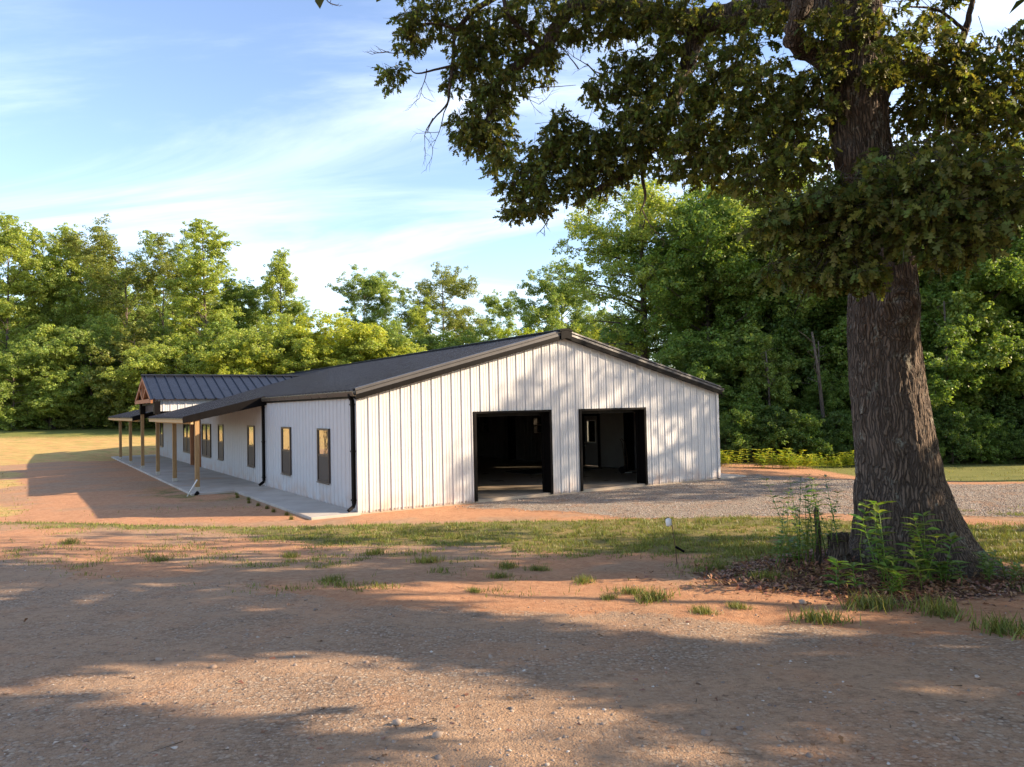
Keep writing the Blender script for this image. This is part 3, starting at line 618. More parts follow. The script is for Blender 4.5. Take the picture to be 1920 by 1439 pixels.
COLS = {'lime': (2.6, 2.3, 1.9, 1), 'bright': (3.2, 2.6, 1.5, 1), 'mid': (1.9, 1.85, 1.7, 1), 'dark': (1.3, 1.45, 1.2, 1), 'olive': (1.7, 1.45, 1.4, 1), 'deep': (.85, 1.0, 1.0, 1), 'yellow': (2.7, 2.4, 1.1, 1)}  # leaf tints: natural variety, plus sunlit woods painted lighter and shaded wood darker
KIND = {'shrub': ('shrub', 'shrub')}
def put_tree(kind, X, Y, h, wide=1., col='mid', label='', group=None, rz=None, cut=0, name=None, z=None):
    pr = PROTO[kind]
    if kind in used:
        o = pr.copy(); link(o)
        for ch in pr_children[kind]:
            c = ch.copy(); link(c, o)
    else: o = pr; used.add(kind)
    o.name = name or ('shrub' if kind == 'shrub' else 'tree')
    s_ = h / pr['h']; o.location = (X, Y, (float(ground_z(X, Y, False)) if z is None else z) - .1); o.scale = (s_*wide, s_*wide, s_); o.rotation_euler = (0, 0, rng.uniform(0, 6.28) if rz is None else rz)
    for c in o.children if kind not in used else [x for x in S.objects if False]: pass
    placed.append((o, COLS[col])); tag(o, label, 'shrub' if kind == 'shrub' else 'tree', group); return o
pr_children = {k: list(v.children) for k, v in PROTO.items()}; placed = []
def px_tree(kind, px, pytop, Y, wide=1., col='mid', label='', group=None, **kw):
    p = P(px, pytop, Y); z0 = float(ground_z(p[0], Y, False)); return put_tree(kind, p[0], Y, p[2] - z0 + .2, wide, col, label, group, **kw)
L = [
 ('narrow', 8, 400, 74, 1.0, 'lime', 'tall pale green tree at the far left edge of the picture'),
 ('narrow2', 62, 428, 78, 1.0, 'lime', 'second tall pale tree from the left edge of the picture'),
 ('narrow', 118, 418, 79, .95, 'lime', 'slim tall pale tree left of the broad dark-limbed tree'),
 ('round', 165, 455, 80, .9, 'mid', 'rounded green tree tucked against the left side of the broad dark-limbed tree'),
 ('open', 235, 405, 74, 1.25, 'olive', 'broad tall tree with dark forking limbs and sky showing through its crown'),
 ('open', 305, 430, 76, .85, 'mid', 'tree with thin limbs between the broad dark-limbed tree and the tall leafy column'),
 ('narrow2', 378, 412, 70, 1.15, 'lime', 'tall leafy column of a tree rising over the wood left of the sky gap'),
 ('narrow', 425, 520, 74, 1.0, 'mid', 'shorter green tree on the right shoulder of the tall leafy column'),
 ('airy', 480, 520, 76, 1.0, 'mid', 'thin airy tree left of the lone slender tree above the porch gable'),
 ('narrow', 528, 465, 73, .85, 'lime', 'lone slender tree standing high above the porch gable'),
 ('airy', 555, 560, 74, .9, 'mid', 'small thin tree at the right foot of the lone slender tree'),
 ('maple', 640, 583, 66, 1.25, 'bright', 'bushy bright yellow-green tree just above the middle of the dark roof'),
 ('maple', 500, 590, 64, 1.15, 'lime', 'bushy green tree behind the entry gable roof'),
 ('airy', 680, 500, 84, 1.05, 'mid', 'airy tree left of the tall round tree behind the roof'),
 ('airy', 722, 512, 86, .95, 'mid', 'thin tree touching the left side of the tall round tree behind the roof'),
 ('round2', 830, 495, 82, 1.0, 'olive', 'tall round tree with brownish top behind the middle of the roof'),
 ('airy', 790, 560, 78, .9, 'lime', 'light green young tree in front of the tall round tree'),
 ('airy', 938, 545, 86, .95, 'mid', 'thin tree in the dip between the tall round tree and the ridge'),
 ('round2', 900, 590, 84, .8, 'mid', 'low round tree in the dip behind the roof'),
 ('round', 1050, 485, 70, .85, 'mid', 'full green tree directly behind the roof ridge'),
 ('maple', 1148, 588, 56, .8, 'bright', 'small bright yellow-green tree just right of the roof ridge'),
 ('maple', 745, 600, 72, .9, 'mid', 'low green tree behind the roof left of the tall round tree'),
 ('limbed', 1195, 345, 44, 1.1, 'lime', 'tall dark-trunked tree with sky gaps left of the big oak'),
 ('round', 1355, 335, 44, .8, 'lime', 'dense tree behind the right end of the building'),
 ('round2', 1285, 450, 58, .9, 'mid', 'leafy tree right behind the trunk of the tall dark-trunked tree'),
 ('round', 1470, 300, 41, 1.1, 'mid', 'dense shady tree just left of the big oak trunk'),
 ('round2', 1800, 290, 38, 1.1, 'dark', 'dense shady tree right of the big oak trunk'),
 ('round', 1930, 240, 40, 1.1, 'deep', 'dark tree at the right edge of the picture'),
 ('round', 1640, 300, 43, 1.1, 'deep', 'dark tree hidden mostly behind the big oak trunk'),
]
for k_, px, py, Y, w_, c_, lb in L: px_tree(k_, px, py, Y, w_, c_, lb)
# understory in front of the woods, each told apart by place
US = [(25, 640, 66, 'mid', 'maple'), (95, 610, 68, 'lime', 'maple2'), (170, 590, 69, 'mid', 'maple'), (255, 600, 68, 'olive', 'maple2'), (330, 625, 66, 'lime', 'maple'), (410, 600, 67, 'mid', 'maple2'), (455, 640, 64, 'bright', 'maple'), (575, 620, 66, 'lime', 'maple2')]
NM_ = ['at the left edge of the picture', 'second from the left edge', 'third from the left edge', 'below the broad dark-limbed tree', 'left of the tall leafy column', 'at the foot of the tall leafy column', 'just left of the entry gable', 'above the far end of the entry gable']
for (px, py, Y, c_, k_), n_ in zip(US, NM_): px_tree(k_, px, py, Y, 1.15, c_, 'low bushy field-edge tree ' + n_, 'low trees along the far edge of the field')
gl_ = 'shrub in the leafy fringe at the foot of the left-hand wood'
for i in range(26):
    px = -60 + i*27; px_tree('shrub', px, 735 + rng.uniform(-25, 20), 69 + rng.uniform(-1, 3), 1.2, ['mid', 'lime', 'olive'][i % 3], gl_, 'shrubs at the foot of the left-hand wood')
gl_ = 'tree filling in the left-hand wood, half hidden by those in front'
for i in range(30):
    px = -700 + i*47; top = 530 if px < 430 else 630; px_tree(['round', 'narrow2', 'round2'][i % 3], px, top + rng.uniform(0, 60), 88 + rng.uniform(-4, 8), 1.0, ['mid', 'lime', 'olive'][i % 3], gl_, 'trees filling in the left-hand wood')
for i in range(22):
    px = -40 + i*36
    px_tree(['maple', 'maple2'][i % 2], px, 640 + rng.uniform(-30, 30), 71 + rng.uniform(-1, 3), 1.2, ['mid', 'dark', 'lime'][i % 3], gl_, 'trees filling in the left-hand wood')
gl_ = 'low tree behind the far side of the roof, one of a dense row'
for i in range(8): px_tree(['maple', 'maple2'][i % 2], 700 + i*42, 640 + rng.uniform(-25, 15), 66 + rng.uniform(-3, 6), 1.2, 'yellow' if i > 4 else ['lime', 'mid', 'bright'][i % 3], gl_, 'low trees behind the roof')  # yellow crowns paint in the sunlight on foliage seen through the bay windows
gl_ = 'shady tree in the dense wood right of the building'
g_ = 'trees of the wood right of the building'
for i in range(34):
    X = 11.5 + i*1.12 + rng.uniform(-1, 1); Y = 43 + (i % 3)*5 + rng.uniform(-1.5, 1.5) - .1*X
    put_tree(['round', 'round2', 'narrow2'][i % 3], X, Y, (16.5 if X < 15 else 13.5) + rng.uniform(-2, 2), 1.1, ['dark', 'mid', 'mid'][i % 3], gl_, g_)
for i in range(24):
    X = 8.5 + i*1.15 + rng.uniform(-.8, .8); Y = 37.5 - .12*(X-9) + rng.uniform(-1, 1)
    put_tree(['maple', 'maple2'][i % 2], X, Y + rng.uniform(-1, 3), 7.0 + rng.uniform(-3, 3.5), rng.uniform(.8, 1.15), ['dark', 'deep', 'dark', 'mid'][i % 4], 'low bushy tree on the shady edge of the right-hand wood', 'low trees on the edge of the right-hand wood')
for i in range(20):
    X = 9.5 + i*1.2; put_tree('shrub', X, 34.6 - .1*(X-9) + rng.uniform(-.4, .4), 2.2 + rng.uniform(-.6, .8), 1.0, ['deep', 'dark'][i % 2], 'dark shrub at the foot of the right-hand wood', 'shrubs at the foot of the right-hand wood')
# bare slender trunks that catch the eye against the shady wood
for px, py0, py1, Y, rr, lean, lb in [(1552, 622, 775, 35.5, .09, -.10, 'slender leaning dead trunk standing in front of the shady wood'), (1570, 790, 862, 35.0, .10, 0, 'short dark bare trunk at the foot of the wood below the leaning dead trunk'), (1535, 640, 860, 37, .06, .03, 'thin upright bare trunk left of the leaning dead trunk'),
    (1775, 565, 700, 34.5, .07, .0, 'pale broken trunk showing high in the wood right of the oak'), (1835, 600, 860, 36, .08, .05, 'thin bare trunk in the wood near the right edge'), (1448, 660, 850, 36, .06, -.03, 'thin bare trunk in the wood right of the building')]:
    a_, b_ = P(px, py1, Y), P(px + lean*(py0-py1)*-1 if 0 else px, py0, Y); gz0 = float(ground_z(a_[0], Y, False)); e = empty('bare_tree', (a_[0], Y, gz0)); tag(e, lb, 'tree')
    hh = b_[2]-gz0; mb = MB(); mb.tube([(0, 0, -.1), (lean*hh*.3-.03, .02, hh*.35), (lean*hh*.7+.05, 0, hh*.7), (lean*hh, 0, hh)], [rr*1.2, rr, rr*.8, rr*.45], 8)
    mb.build('trunk', M['bark'], e, True); mb = MB()
    for k in range(4): z_ = hh*(.55+.12*k); mb.tube([(lean*z_, 0, z_), (lean*z_+rng.uniform(-.5, .5), -.2, z_+.35), (lean*z_+rng.uniform(-.9, .9), -.25, z_+.6)], [rr*.35, rr*.2, .01], 5)
    mb.build('branches', M['bark'], e, True)
# woods around the yard outside the picture (they shade it)
gl_ = 'tree standing outside the picture to the right of the yard'
for (X, Y, h, k_) in [(52, 36, 16, 'round'), (50, 14, 15, 'round')]:
    put_tree(k_, X, Y, h, 1.0, 'mid', gl_, 'trees outside the picture on the right')
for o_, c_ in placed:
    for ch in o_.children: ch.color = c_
for k, v in PROTO.items():
    if k not in used: raise RuntimeError(k)

# ------------------------------------------------------------------ the big oak
oak = empty('oak_tree', (TREE[0], TREE[1], 0))
tag(oak, 'huge old oak with furrowed bark and low leafy limbs on the right of the yard', 'tree')
def rel(p): return np.array(p) - np.array([TREE[0], TREE[1], 0])
prof = [(1708, 1078, 1.15), (1707, 1045, .90), (1704, 1010, .765), (1698, 970, .67), (1689, 930, .61), (1685, 900, .555), (1673, 800, .515), (1662, 700, .495), (1655, 620, .475), (1656, 575, .49), (1655, 530, .455), (1650, 450, .42), (1630, 350, .40), (1612, 260, .385), (1606, 150, .37), (1602, 40, .36), (1598, -80, .34), (1590, -260, .30), (1580, -480, .25), (1575, -760, .18), (1570, -1050, .09)]
ctr = np.array([rel(P(a_, b_, TREE[1])) for a_, b_, _ in prof]); rads = np.array([c_ for *_, c_ in prof])
zs = np.concatenate([np.arange(ctr[0, 2]-.35, 4, .018), np.arange(4, ctr[-1, 2], .06)]); na = 180
cx_ = np.interp(zs, ctr[:, 2], ctr[:, 0]); cy_ = np.interp(zs, ctr[:, 2], ctr[:, 1]); rr_ = np.interp(zs, ctr[:, 2], rads)
TT, ZZ = np.meshgrid(np.arange(na)/na*2*np.pi, zs); z0 = ctr[0, 2]
fl = np.exp(-np.clip(ZZ - z0, 0, 9)/.28)
rootm = 1 + fl*(.10*np.cos(5*TT+.8) + .10*np.cos(3*TT+2.2)) + .22*fl*np.exp(-((TT-5.9)/.5)**2) + .025*np.cos(2*TT+ZZ) + .02*np.cos(7*TT+1.7*ZZ)
sq = np.sin(TT*22 + 2.2*np.sin(ZZ*2.1+TT*3) + 1.4*np.sin(ZZ*6.3+TT*7)) ; rid = .012*np.abs(sq)**.6
nzv = .03*(fbm(np.cos(TT)*3+9, ZZ*1.4+np.sin(TT)*3, 71)-.5)*2 + .016*(fbm(TT*14, ZZ*7, 81)-.5)*2
RR = .83*rr_[:, None]*rootm*(1+0*nzv) + rid + nzv
burl = P(1690, 575, TREE[1]-.45) - np.array([TREE[0], TREE[1], 0])
XX = cx_[:, None] + RR*np.cos(TT); YY = cy_[:, None] + RR*np.sin(TT)
bd = np.sqrt((XX-burl[0])**2 + (YY-burl[1])**2 + (ZZ-burl[2])**2); RR2 = RR + .11*np.exp(-(bd/.24)**2) + .03*np.exp(-(bd/.3)**2)*np.sin(bd*42)
XX = cx_[:, None] + RR2*np.cos(TT); YY = cy_[:, None] + RR2*np.sin(TT)
V = np.stack([XX, YY, ZZ], -1).reshape(-1, 3); ii = np.arange(len(zs)*na).reshape(len(zs), na)
F = np.stack([ii[:-1], np.roll(ii[:-1], -1, 1), np.roll(ii[1:], -1, 1), ii[1:]], -1).reshape(-1, 4)
np_mesh('trunk', V, F, M['oakbark'], oak, True)
r = np.random.RandomState(99)
def spl(pts, n=6):
    pts = [np.array(p, float) for p in pts]; pts = [pts[0]*2-pts[1]] + pts + [pts[-1]*2-pts[-2]]; out = []
    for i in range(1, len(pts)-2):
        for k in range(n):
            t = k/n; a0, a1, a2, a3 = pts[i-1:i+3]
            out.append(.5*((2*a1)+(-a0+a2)*t+(2*a0-5*a1+4*a2-a3)*t*t+(-a0+3*a1-3*a2+a3)*t**3))
    out.append(pts[-2]); return out
def limb(pts, r0, r1, name='limb', n=12, wob=.03):
    p = spl([rel(P(*q)) for q in pts]); m = len(p); rad = [r0 + (r1-r0)*(i/(m-1))**.8 for i in range(m)]
    p = [q + r.normal(size=3)*wob*min(1, rad[i]*8)*.4 for i, q in enumerate(p)]
    rad = [x*(1+.10*r.normal()) if x > .03 else x for x in rad]
    mb = MB(); mb.tube(p, rad, n); return mb.build(name, M['oakbark'], oak, True), p
LB = [
 ([(1612, 60, 10.4), (1520, 5, 10.6), (1400, 25, 11.3), (1290, 45, 12.0), (1180, 15, 12.6), (1090, 5, 13.0), (1052, 40, 13.2), (1015, 95, 13.3), (960, 130, 13.4), (930, 165, 13.4), (915, 230, 13.3), (900, 285, 13.2)], .27, .035),
 ([(1310, 40, 11.9), (1290, 120, 12.0), (1262, 190, 12.0), (1240, 250, 12.0), (1190, 315, 12.0), (1130, 350, 12.0), (1075, 385, 12.0)], .16, .03),
 ([(1600, 150, 10.4), (1535, 105, 9.8), (1490, 70, 9.4), (1500, 20, 9.2), (1520, -60, 9.1)], .15, .10),
 ([(1620, 200, 10.3), (1700, 130, 10.0), (1790, 150, 10.2), (1870, 195, 10.5), (1960, 240, 10.8), (2080, 260, 11)], .16, .06),
 ([(1640, 500, 10.2), (1600, 430, 9.2), (1640, 370, 8.0), (1720, 350, 7.2), (1800, 370, 6.9)], .09, .03),
 ([(1640, 470, 10.0), (1560, 430, 9.0), (1500, 420, 8.2), (1450, 430, 7.8)], .06, .015),
 ([(1640, 300, 10.2), (1500, 280, 10.6), (1420, 240, 11), (1330, 260, 11.4)], .09, .03),
 ([(940, -10, 13.5), (890, 20, 13.5), (855, 62, 13.4), (850, 110, 13.4), (843, 165, 13.3), (838, 195, 13.3), (812, 225, 13.2), (800, 250, 13.2)], .06, .006),
 ([(855, 55, 13.4), (820, 45, 13.3), (790, 48, 13.3), (772, 70, 13.3), (768, 95, 13.3), (735, 100, 13.2), (712, 92, 13.2)], .028, .004),
 ([(870, 120, 13.4), (820, 130, 13.4), (780, 138, 13.3), (765, 120, 13.2)], .03, .006),
 ([(1015, 95, 13.3), (980, 60, 13.2), (950, 20, 13.0), (940, -30, 13)], .05, .03),
 ([(1215, 285, 12), (1205, 330, 12), (1210, 370, 12), (1200, 400, 12)], .05, .008),
 ([(1820, 250, 10.4), (1795, 130, 9.6), (1815, 40, 9.3), (1830, -30, 9.2)], .05, .03),
 ([(1812, 60, 9.3), (1760, 20, 9.3), (1700, 12, 9.2)], .025, .01),
 ([(1000, 165, 13.3), (1040, 163, 13.3), (1080, 160, 13.3)], .012, .004), ([(1100, 120, 12.6), (1130, 150, 12.6), (1160, 165, 12.4)], .012, .006),
]
for q_, r0_, r1_ in LB: limb(q_, r0_, r1_, 'limb')
# bare twigs hanging at the left tip of the crown
mb = MB()
def twig(p, d, L_, rad, dep):
    n = 5; pts = [p]; 
    for i in range(n): d = nrm(d + r.normal(size=3)*.16); pts.append(pts[-1] + d*L_/n)
    mb.tube(pts, [rad*(1-.7*i/n) for i in range(n+1)], 4, False)
    if dep:
        for i in range(2, n+1): twig(pts[i], nrm(d + r.normal(size=3)*.55), L_*.45, rad*.5, dep-1)
for q_, dd, L_ in [((840, 195, 13.3), (-.5, 0, -.85), .9), ((812, 222, 13.2), (-.35, 0, -1), .6), ((730, 98, 13.2), (-1, 0, .3), .3), ((800, 130, 13.3), (-.3, 0, -1), .6), ((1085, 130, 12.6), (-.6, 0, .9), .6), ((1130, 140, 12.6), (-.8, 0, .4), .7),
                   ((610, -6, 12), (.3, 0, -.5), .2), ((1205, 395, 12), (.3, 0, -1), .5), ((1030, 410, 12), (-.5, 0, -.8), .25), ((920, 170, 13.3), (.9, 0, -.5), .9)]:
    twig(rel(P(*q_)), nrm(np.array(dd, float)), L_, .012, 2)
mb.build('bare_twigs', M['oakbark'], oak)
# lobed oak leaf
half = [(0, 0), (.035, .10), (.13, .16), (.10, .26), (.27, .42), (.12, .46), (.13, .56), (.30, .74), (.12, .70), (.10, .80), (.15, .93), (.0, 1.0)]
outl = half + [(-x, y) for x, y in half[-2:0:-1]]
nh = len(half)
T = []
for x, y in outl: T.append((x, y, .18*abs(x) - .16*y*y))
T = np.array(T); tri = []
for i in range(1, nh-2):                                # strips between the mirrored halves
    a_, b_ = i, i+1; c_, d_ = (2*(nh-1) - i), (2*(nh-1) - i - 1); tri += [(a_, b_, d_), (a_, d_, c_)]
tri += [(0, 1, 2*(nh-1)-1), (nh-2, nh-1, nh)]; TF = np.array(tri)
Tl = np.array([(0, 0, 0), (.16, .2, .02), (.10, .42, 0), (.26, .68, 0), (0, 1, -.16), (-.26, .68, 0), (-.10, .42, 0), (-.16, .2, .02)]); TFl = np.array([(0, 1, 7), (1, 2, 6), (1, 6, 7), (2, 3, 5), (2, 5, 6), (3, 4, 5)])
# foliage masses: px, py, half width px, half height px, depth, depth half extent, sprays
CL = [
 (790, 30, 50, 40, 13.3, .6, 150), (765, 75, 28, 28, 13.3, .4, 60), (735, 140, 26, 24, 13.2, .3, 60), (775, 60, 35, 30, 13.3, .4, 60), (860, 30, 50, 45, 13.5, .7, 200), (900, 90, 48, 50, 13.5, .7, 230), (855, 150, 25, 25, 13.4, .3, 50),
 (940, 60, 50, 55, 13.6, .7, 240), (1000, 30, 55, 40, 13.4, .7, 220), (935, 165, 50, 40, 13.4, .6, 220), (880, 110, 40, 30, 13.4, .5, 90), (1000, 120, 45, 35, 13.4, .5, 150), (1030, 90, 35, 30, 13.2, .4, 90),
 (920, 210, 45, 35, 13.3, .5, 180), (870, 235, 32, 26, 13.2, .4, 110), (925, 260, 38, 32, 13.2, .4, 150), (885, 265, 35, 25, 13.2, .4, 100), (945, 300, 35, 32, 12.9, .4, 120), (965, 345, 32, 35, 12.6, .4, 120), (1000, 300, 30, 25, 12.4, .4, 70), (1020, 345, 42, 42, 12.2, .5, 200),
 (1050, 245, 38, 30, 12.2, .4, 120), (1040, 275, 30, 28, 12.2, .4, 80), (1075, 300, 45, 45, 12.1, .5, 190), (970, 400, 28, 15, 12.2, .3, 60), (1005, 395, 22, 14, 12.2, .3, 40), (1080, 355, 38, 30, 12.1, .5, 120), (1120, 270, 45, 38, 12, .5, 180), (1130, 330, 45, 35, 12, .5, 140),
 (1090, 30, 50, 35, 12.8, .6, 140), (1160, 30, 50, 32, 12.5, .7, 200), (1100, 60, 40, 20, 12.7, .4, 70), (1150, 65, 30, 15, 12.4, .4, 50), (1230, 35, 50, 32, 12, .7, 200), (1300, 50, 60, 40, 11.7, .8, 220), (1165, 130, 40, 35, 12, .5, 130), (1125, 170, 35, 22, 12, .4, 90), (1200, 170, 50, 45, 11.9, .6, 220), (1180, 225, 45, 30, 11.9, .5, 130), (1240, 110, 40, 35, 11.8, .5, 130),
 (1200, 260, 60, 40, 11.7, .7, 230), (1180, 305, 45, 28, 11.8, .5, 110), (1270, 210, 55, 55, 11.4, .8, 260), (1290, 290, 60, 45, 11.2, .8, 230), (1340, 140, 55, 50, 11, .8, 220), (1350, 230, 65, 55, 10.9, .9, 290), (1340, 320, 55, 28, 10.9, .6, 140), (1420, 270, 65, 55, 10.4, .9, 270), (1430, 180, 60, 50, 10.3, .8, 220), (1400, 110, 45, 40, 10.6, .6, 110),
 (1400, 40, 50, 25, 10.9, .6, 80), (1430, 340, 50, 25, 9.9, .6, 90), (1500, 220, 55, 60, 9.7, .8, 230), (1500, 300, 45, 35, 9.4, .6, 120), (1530, 150, 35, 40, 9.3, .5, 90), (1470, 20, 40, 20, 10, .5, 60), (1545, 50, 35, 40, 9.0, .5, 60), (1640, 30, 60, 35, 8.8, .6, 80), (1650, 115, 50, 35, 8.6, .5, 80),
 (1500, 400, 75, 42, 7.6, .6, 110), (1450, 425, 40, 35, 7.6, .4, 60), (1590, 370, 80, 50, 7.4, .6, 140), (1640, 420, 80, 50, 7.2, .6, 140), (1560, 470, 70, 40, 7.5, .5, 100), (1600, 510, 60, 30, 7.4, .4, 70), (1545, 525, 40, 18, 7.4, .3, 30), (1720, 350, 80, 50, 6.9, .6, 140), (1800, 350, 70, 50, 6.8, .5, 110), (1760, 420, 90, 50, 6.7, .5, 130), (1850, 400, 50, 50, 6.7, .4, 70), (1680, 310, 60, 30, 7.4, .5, 70), (1800, 470, 50, 28, 6.7, .4, 40), (1470, 505, 45, 20, 7.6, .3, 30),
 (1735, 190, 60, 50, 9.4, .7, 170), (1720, 90, 55, 45, 9.3, .7, 140), (1800, 110, 55, 45, 9.4, .6, 130), (1800, 210, 60, 50, 9.3, .7, 180), (1870, 150, 50, 50, 9.5, .7, 150), (1890, 90, 40, 30, 9.8, .5, 60), (1880, 240, 55, 50, 9.2, .7, 160), (1780, 290, 60, 35, 8.6, .6, 110), (1890, 320, 40, 40, 8.3, .6, 80), (1750, 30, 50, 25, 9.8, .5, 50), (1960, 200, 50, 60, 9.6, .7, 120), (1970, 330, 40, 60, 8.4, .6, 80),
]
sp, sdir = [], []
MRn = np.array(MR.to_3x3())
for px, py, w_, h_, d_, dd, n_ in CL:
    n_ = int(n_ * (.44 if d_ > 8 else .66)); c_ = P(px, py, d_); k = d_/1441
    g = nrm(r.normal(size=(n_, 3))) * (r.uniform(0, 1, (n_, 1))**.38) * np.array([w_*k, dd, h_*k]) * 1.08
    sp.append(c_ + g); sdir.append(nrm(g*np.array([1, 1, .4]) + np.array([0, 0, -.35])*w_*k + r.normal(size=(n_, 3))*.25*w_*k))
# upper and outer crown outside the frame
n_up = 1500; th_ = r.uniform(0, 2*np.pi, n_up); q = r.uniform(0, 1, n_up)**.5
up = np.stack([5.0 + 8.2*q*np.cos(th_), 10.6 + 7.2*q*np.sin(th_), r.uniform(0, 1, n_up)], 1)
up[:, 2] = 9.2 + (2.0 + 7.5*np.sqrt(np.clip(1-q*q, 0, 1)))*up[:, 2]
low = np.stack([r.uniform(8.2, 12, 300), r.uniform(5, 15, 300), r.uniform(5, 9, 300)], 1)
# (boughs towards the viewer, out of view: sprays added to shade the foreground)
fr = np.stack([r.uniform(1.0, 9, 900), r.uniform(1.5, 7, 900), r.uniform(7.0, 10.5, 900)], 1)
fr = np.concatenate([fr, np.stack([r.uniform(4.5, 11, 800), r.uniform(1.5, 7, 800), r.uniform(4.6, 8.5, 800)], 1)])
allup = np.concatenate([up, low, fr])
def visible(p):
    q = (p - np.array([0, 0, CAMZ])) @ MRn; x = 960 + 1441*q[:, 0]/-q[:, 2]; y = 719.5 - 1441*q[:, 1]/-q[:, 2]
    return (q[:, 2] < 0) & (x > -60) & (x < 1990) & (y > -40) & (y < 1500)
allup = allup[~visible(allup)]
SDn = np.array(SD)
def land(p):
    """where the sun drops the shadow of p on the yard"""
    x, y, z = p[:, 0], p[:, 1], p[:, 2]; g = .55
    for _ in range(4): t = (z - g)/SDn[2]; X = x - SDn[0]*t; Y = y - SDn[1]*t; g = ground_z(X, Y, False)
    return X, Y
SUNNY = [            # patches kept sunlit: unseen sprays that would shade them are cut (world x, y)
 [(-2.84, 6.06), (-1.73, 6.13), (-1.08, 5.8), (-0.34, 5.16), (0.1, 4.72), (0.31, 4.33), (0.62, 3.85), (0.22, 3.8), (-0.2, 3.98), (-0.81, 4.29), (-1.32, 4.67), (-2.01, 5.11), (-2.61, 5.58)],
 [(-1.72, 9.3), (-0.7, 9.42), (0.22, 9.86), (1.5, 9.34), (2.75, 8.29), (3.04, 7.87), (2.53, 6.56), (1.47, 6.47), (0.61, 6.79), (-0.05, 7.29), (-0.59, 7.93), (-1.44, 8.42)],
 [(-4.53, 20.17), (0.47, 19.64), (6.15, 16.66), (5.46, 13.33), (3.92, 13.09), (1.36, 14.72), (-0.71, 15.71), (-4.19, 18.64)],
 [(-19.47, 27.48), (-14.72, 24.91), (-12.24, 21.47), (-10.1, 17.09), (-10.24, 15.35), (-10.91, 15.39)],
 [(7.42, 12.75), (8.55, 12.46), (6.17, 9.01), (5.41, 8.8)],
 [(-3.62, 5.54), (-3.28, 5.6), (-2.97, 5.19), (-3.25, 5.08)],
 [(-0.41, 12.68), (0.82, 12.68), (1.07, 11.65), (-0.21, 11.31)]]
def gap(p):
    X0, Y0 = land(p); k = np.zeros(len(p), bool)
    for dx, dy in ((0, 0), (.5, 0), (-.5, 0), (0, .28), (0, -.28)): k |= in_sun(X0 + dx, Y0 + dy)
    return k
def in_sun(X, Y):
    X = X + .5*(fbm(X*.9, Y*1.4, 91)-.5); Y = Y + .35*(fbm(X*1.1+7, Y*1.6, 93)-.5); k = np.zeros(len(X), bool)
    for pg in SUNNY:
        ins = np.zeros(len(X), bool)
        for (x0, y0), (x1, y1) in zip(pg, pg[1:] + pg[:1]):
            if y0 != y1: ins ^= ((y0 > Y) != (y1 > Y)) & (X < (x1-x0)*(Y-y0)/(y1-y0) + x0)
        k |= ins
    return k
allup = allup[~gap(allup)]
sp = np.concatenate(sp); sdir = np.concatenate(sdir)
def sprays(pos, dirs, nl, size, Tm, TFm, hang=.55, spread=.28):
    n = len(pos)
    idx = np.repeat(np.arange(n), nl); m = len(idx); d = dirs[idx]
    off = r.uniform(-.5, .5, (m, 1)) * d * spread*1.3 + r.normal(size=(m, 3))*spread*.12
    ax = nrm(d*.55 + r.normal(size=(m, 3))*.62 + np.array([0, 0, -hang]))          # leaf length axis
    nzl = nrm(np.cross(ax, r.normal(size=(m, 3))) + np.array([0, 0, .5])); nzl = nrm(nzl - ax*np.sum(nzl*ax, 1, keepdims=True)); X = np.cross(ax, nzl)
    s_ = size * r.uniform(.65, 1.25, m)
    return scatter(Tm, TFm, pos[idx]+off, X, ax, nzl, s_)
org = np.array([TREE[0], TREE[1], 0])
far_ = sp[:, 1] > 11.3
V1, F1 = sprays(sp[far_] - org, sdir[far_], 9, .118, T, TF, hang=.6, spread=.12); Vb, Fb = sprays(sp[~far_] - org, sdir[~far_], 9, .122, T, TF, hang=.6, spread=.13)
F1 = np.concatenate([F1, Fb + len(V1)]); V1 = np.concatenate([V1, Vb])
np_mesh('crown', V1, F1, M['oakleaf'], oak)
V2_, F2_ = sprays(allup - org, nrm(r.normal(size=(len(allup), 3))), 9, .30, Tl, TFl, spread=.6)
np_mesh('upper_crown', V2_, F2_, M['oakleaf'], oak)
# twigs carrying the sprays
nt = len(sp); sel = r.choice(nt, min(nt, 4200), replace=False); mbv = []
T3 = np.array([(1, 0, 0), (-.5, .87, 0), (-.5, -.87, 0), (.3, 0, 1), (-.15, .26, 1), (-.15, -.26, 1)]); TF3 = np.array([(0, 1, 4, 3), (1, 2, 5, 4), (2, 0, 3, 5)])
zd = nrm(sdir[sel]+r.normal(size=(len(sel), 3))*.3); xa, ya = frames(zd, r); Vt, Ft = scatter(T3, TF3, sp[sel]-org-zd*.28, xa, ya, zd, np.stack([np.full(len(sel), .005), np.full(len(sel), .005), np.full(len(sel), .5)], 1))
np_mesh('twigs', Vt, Ft, M['oakbark'], oak)
for ch in oak.children: ch.color = (1, 1, 1, 1)
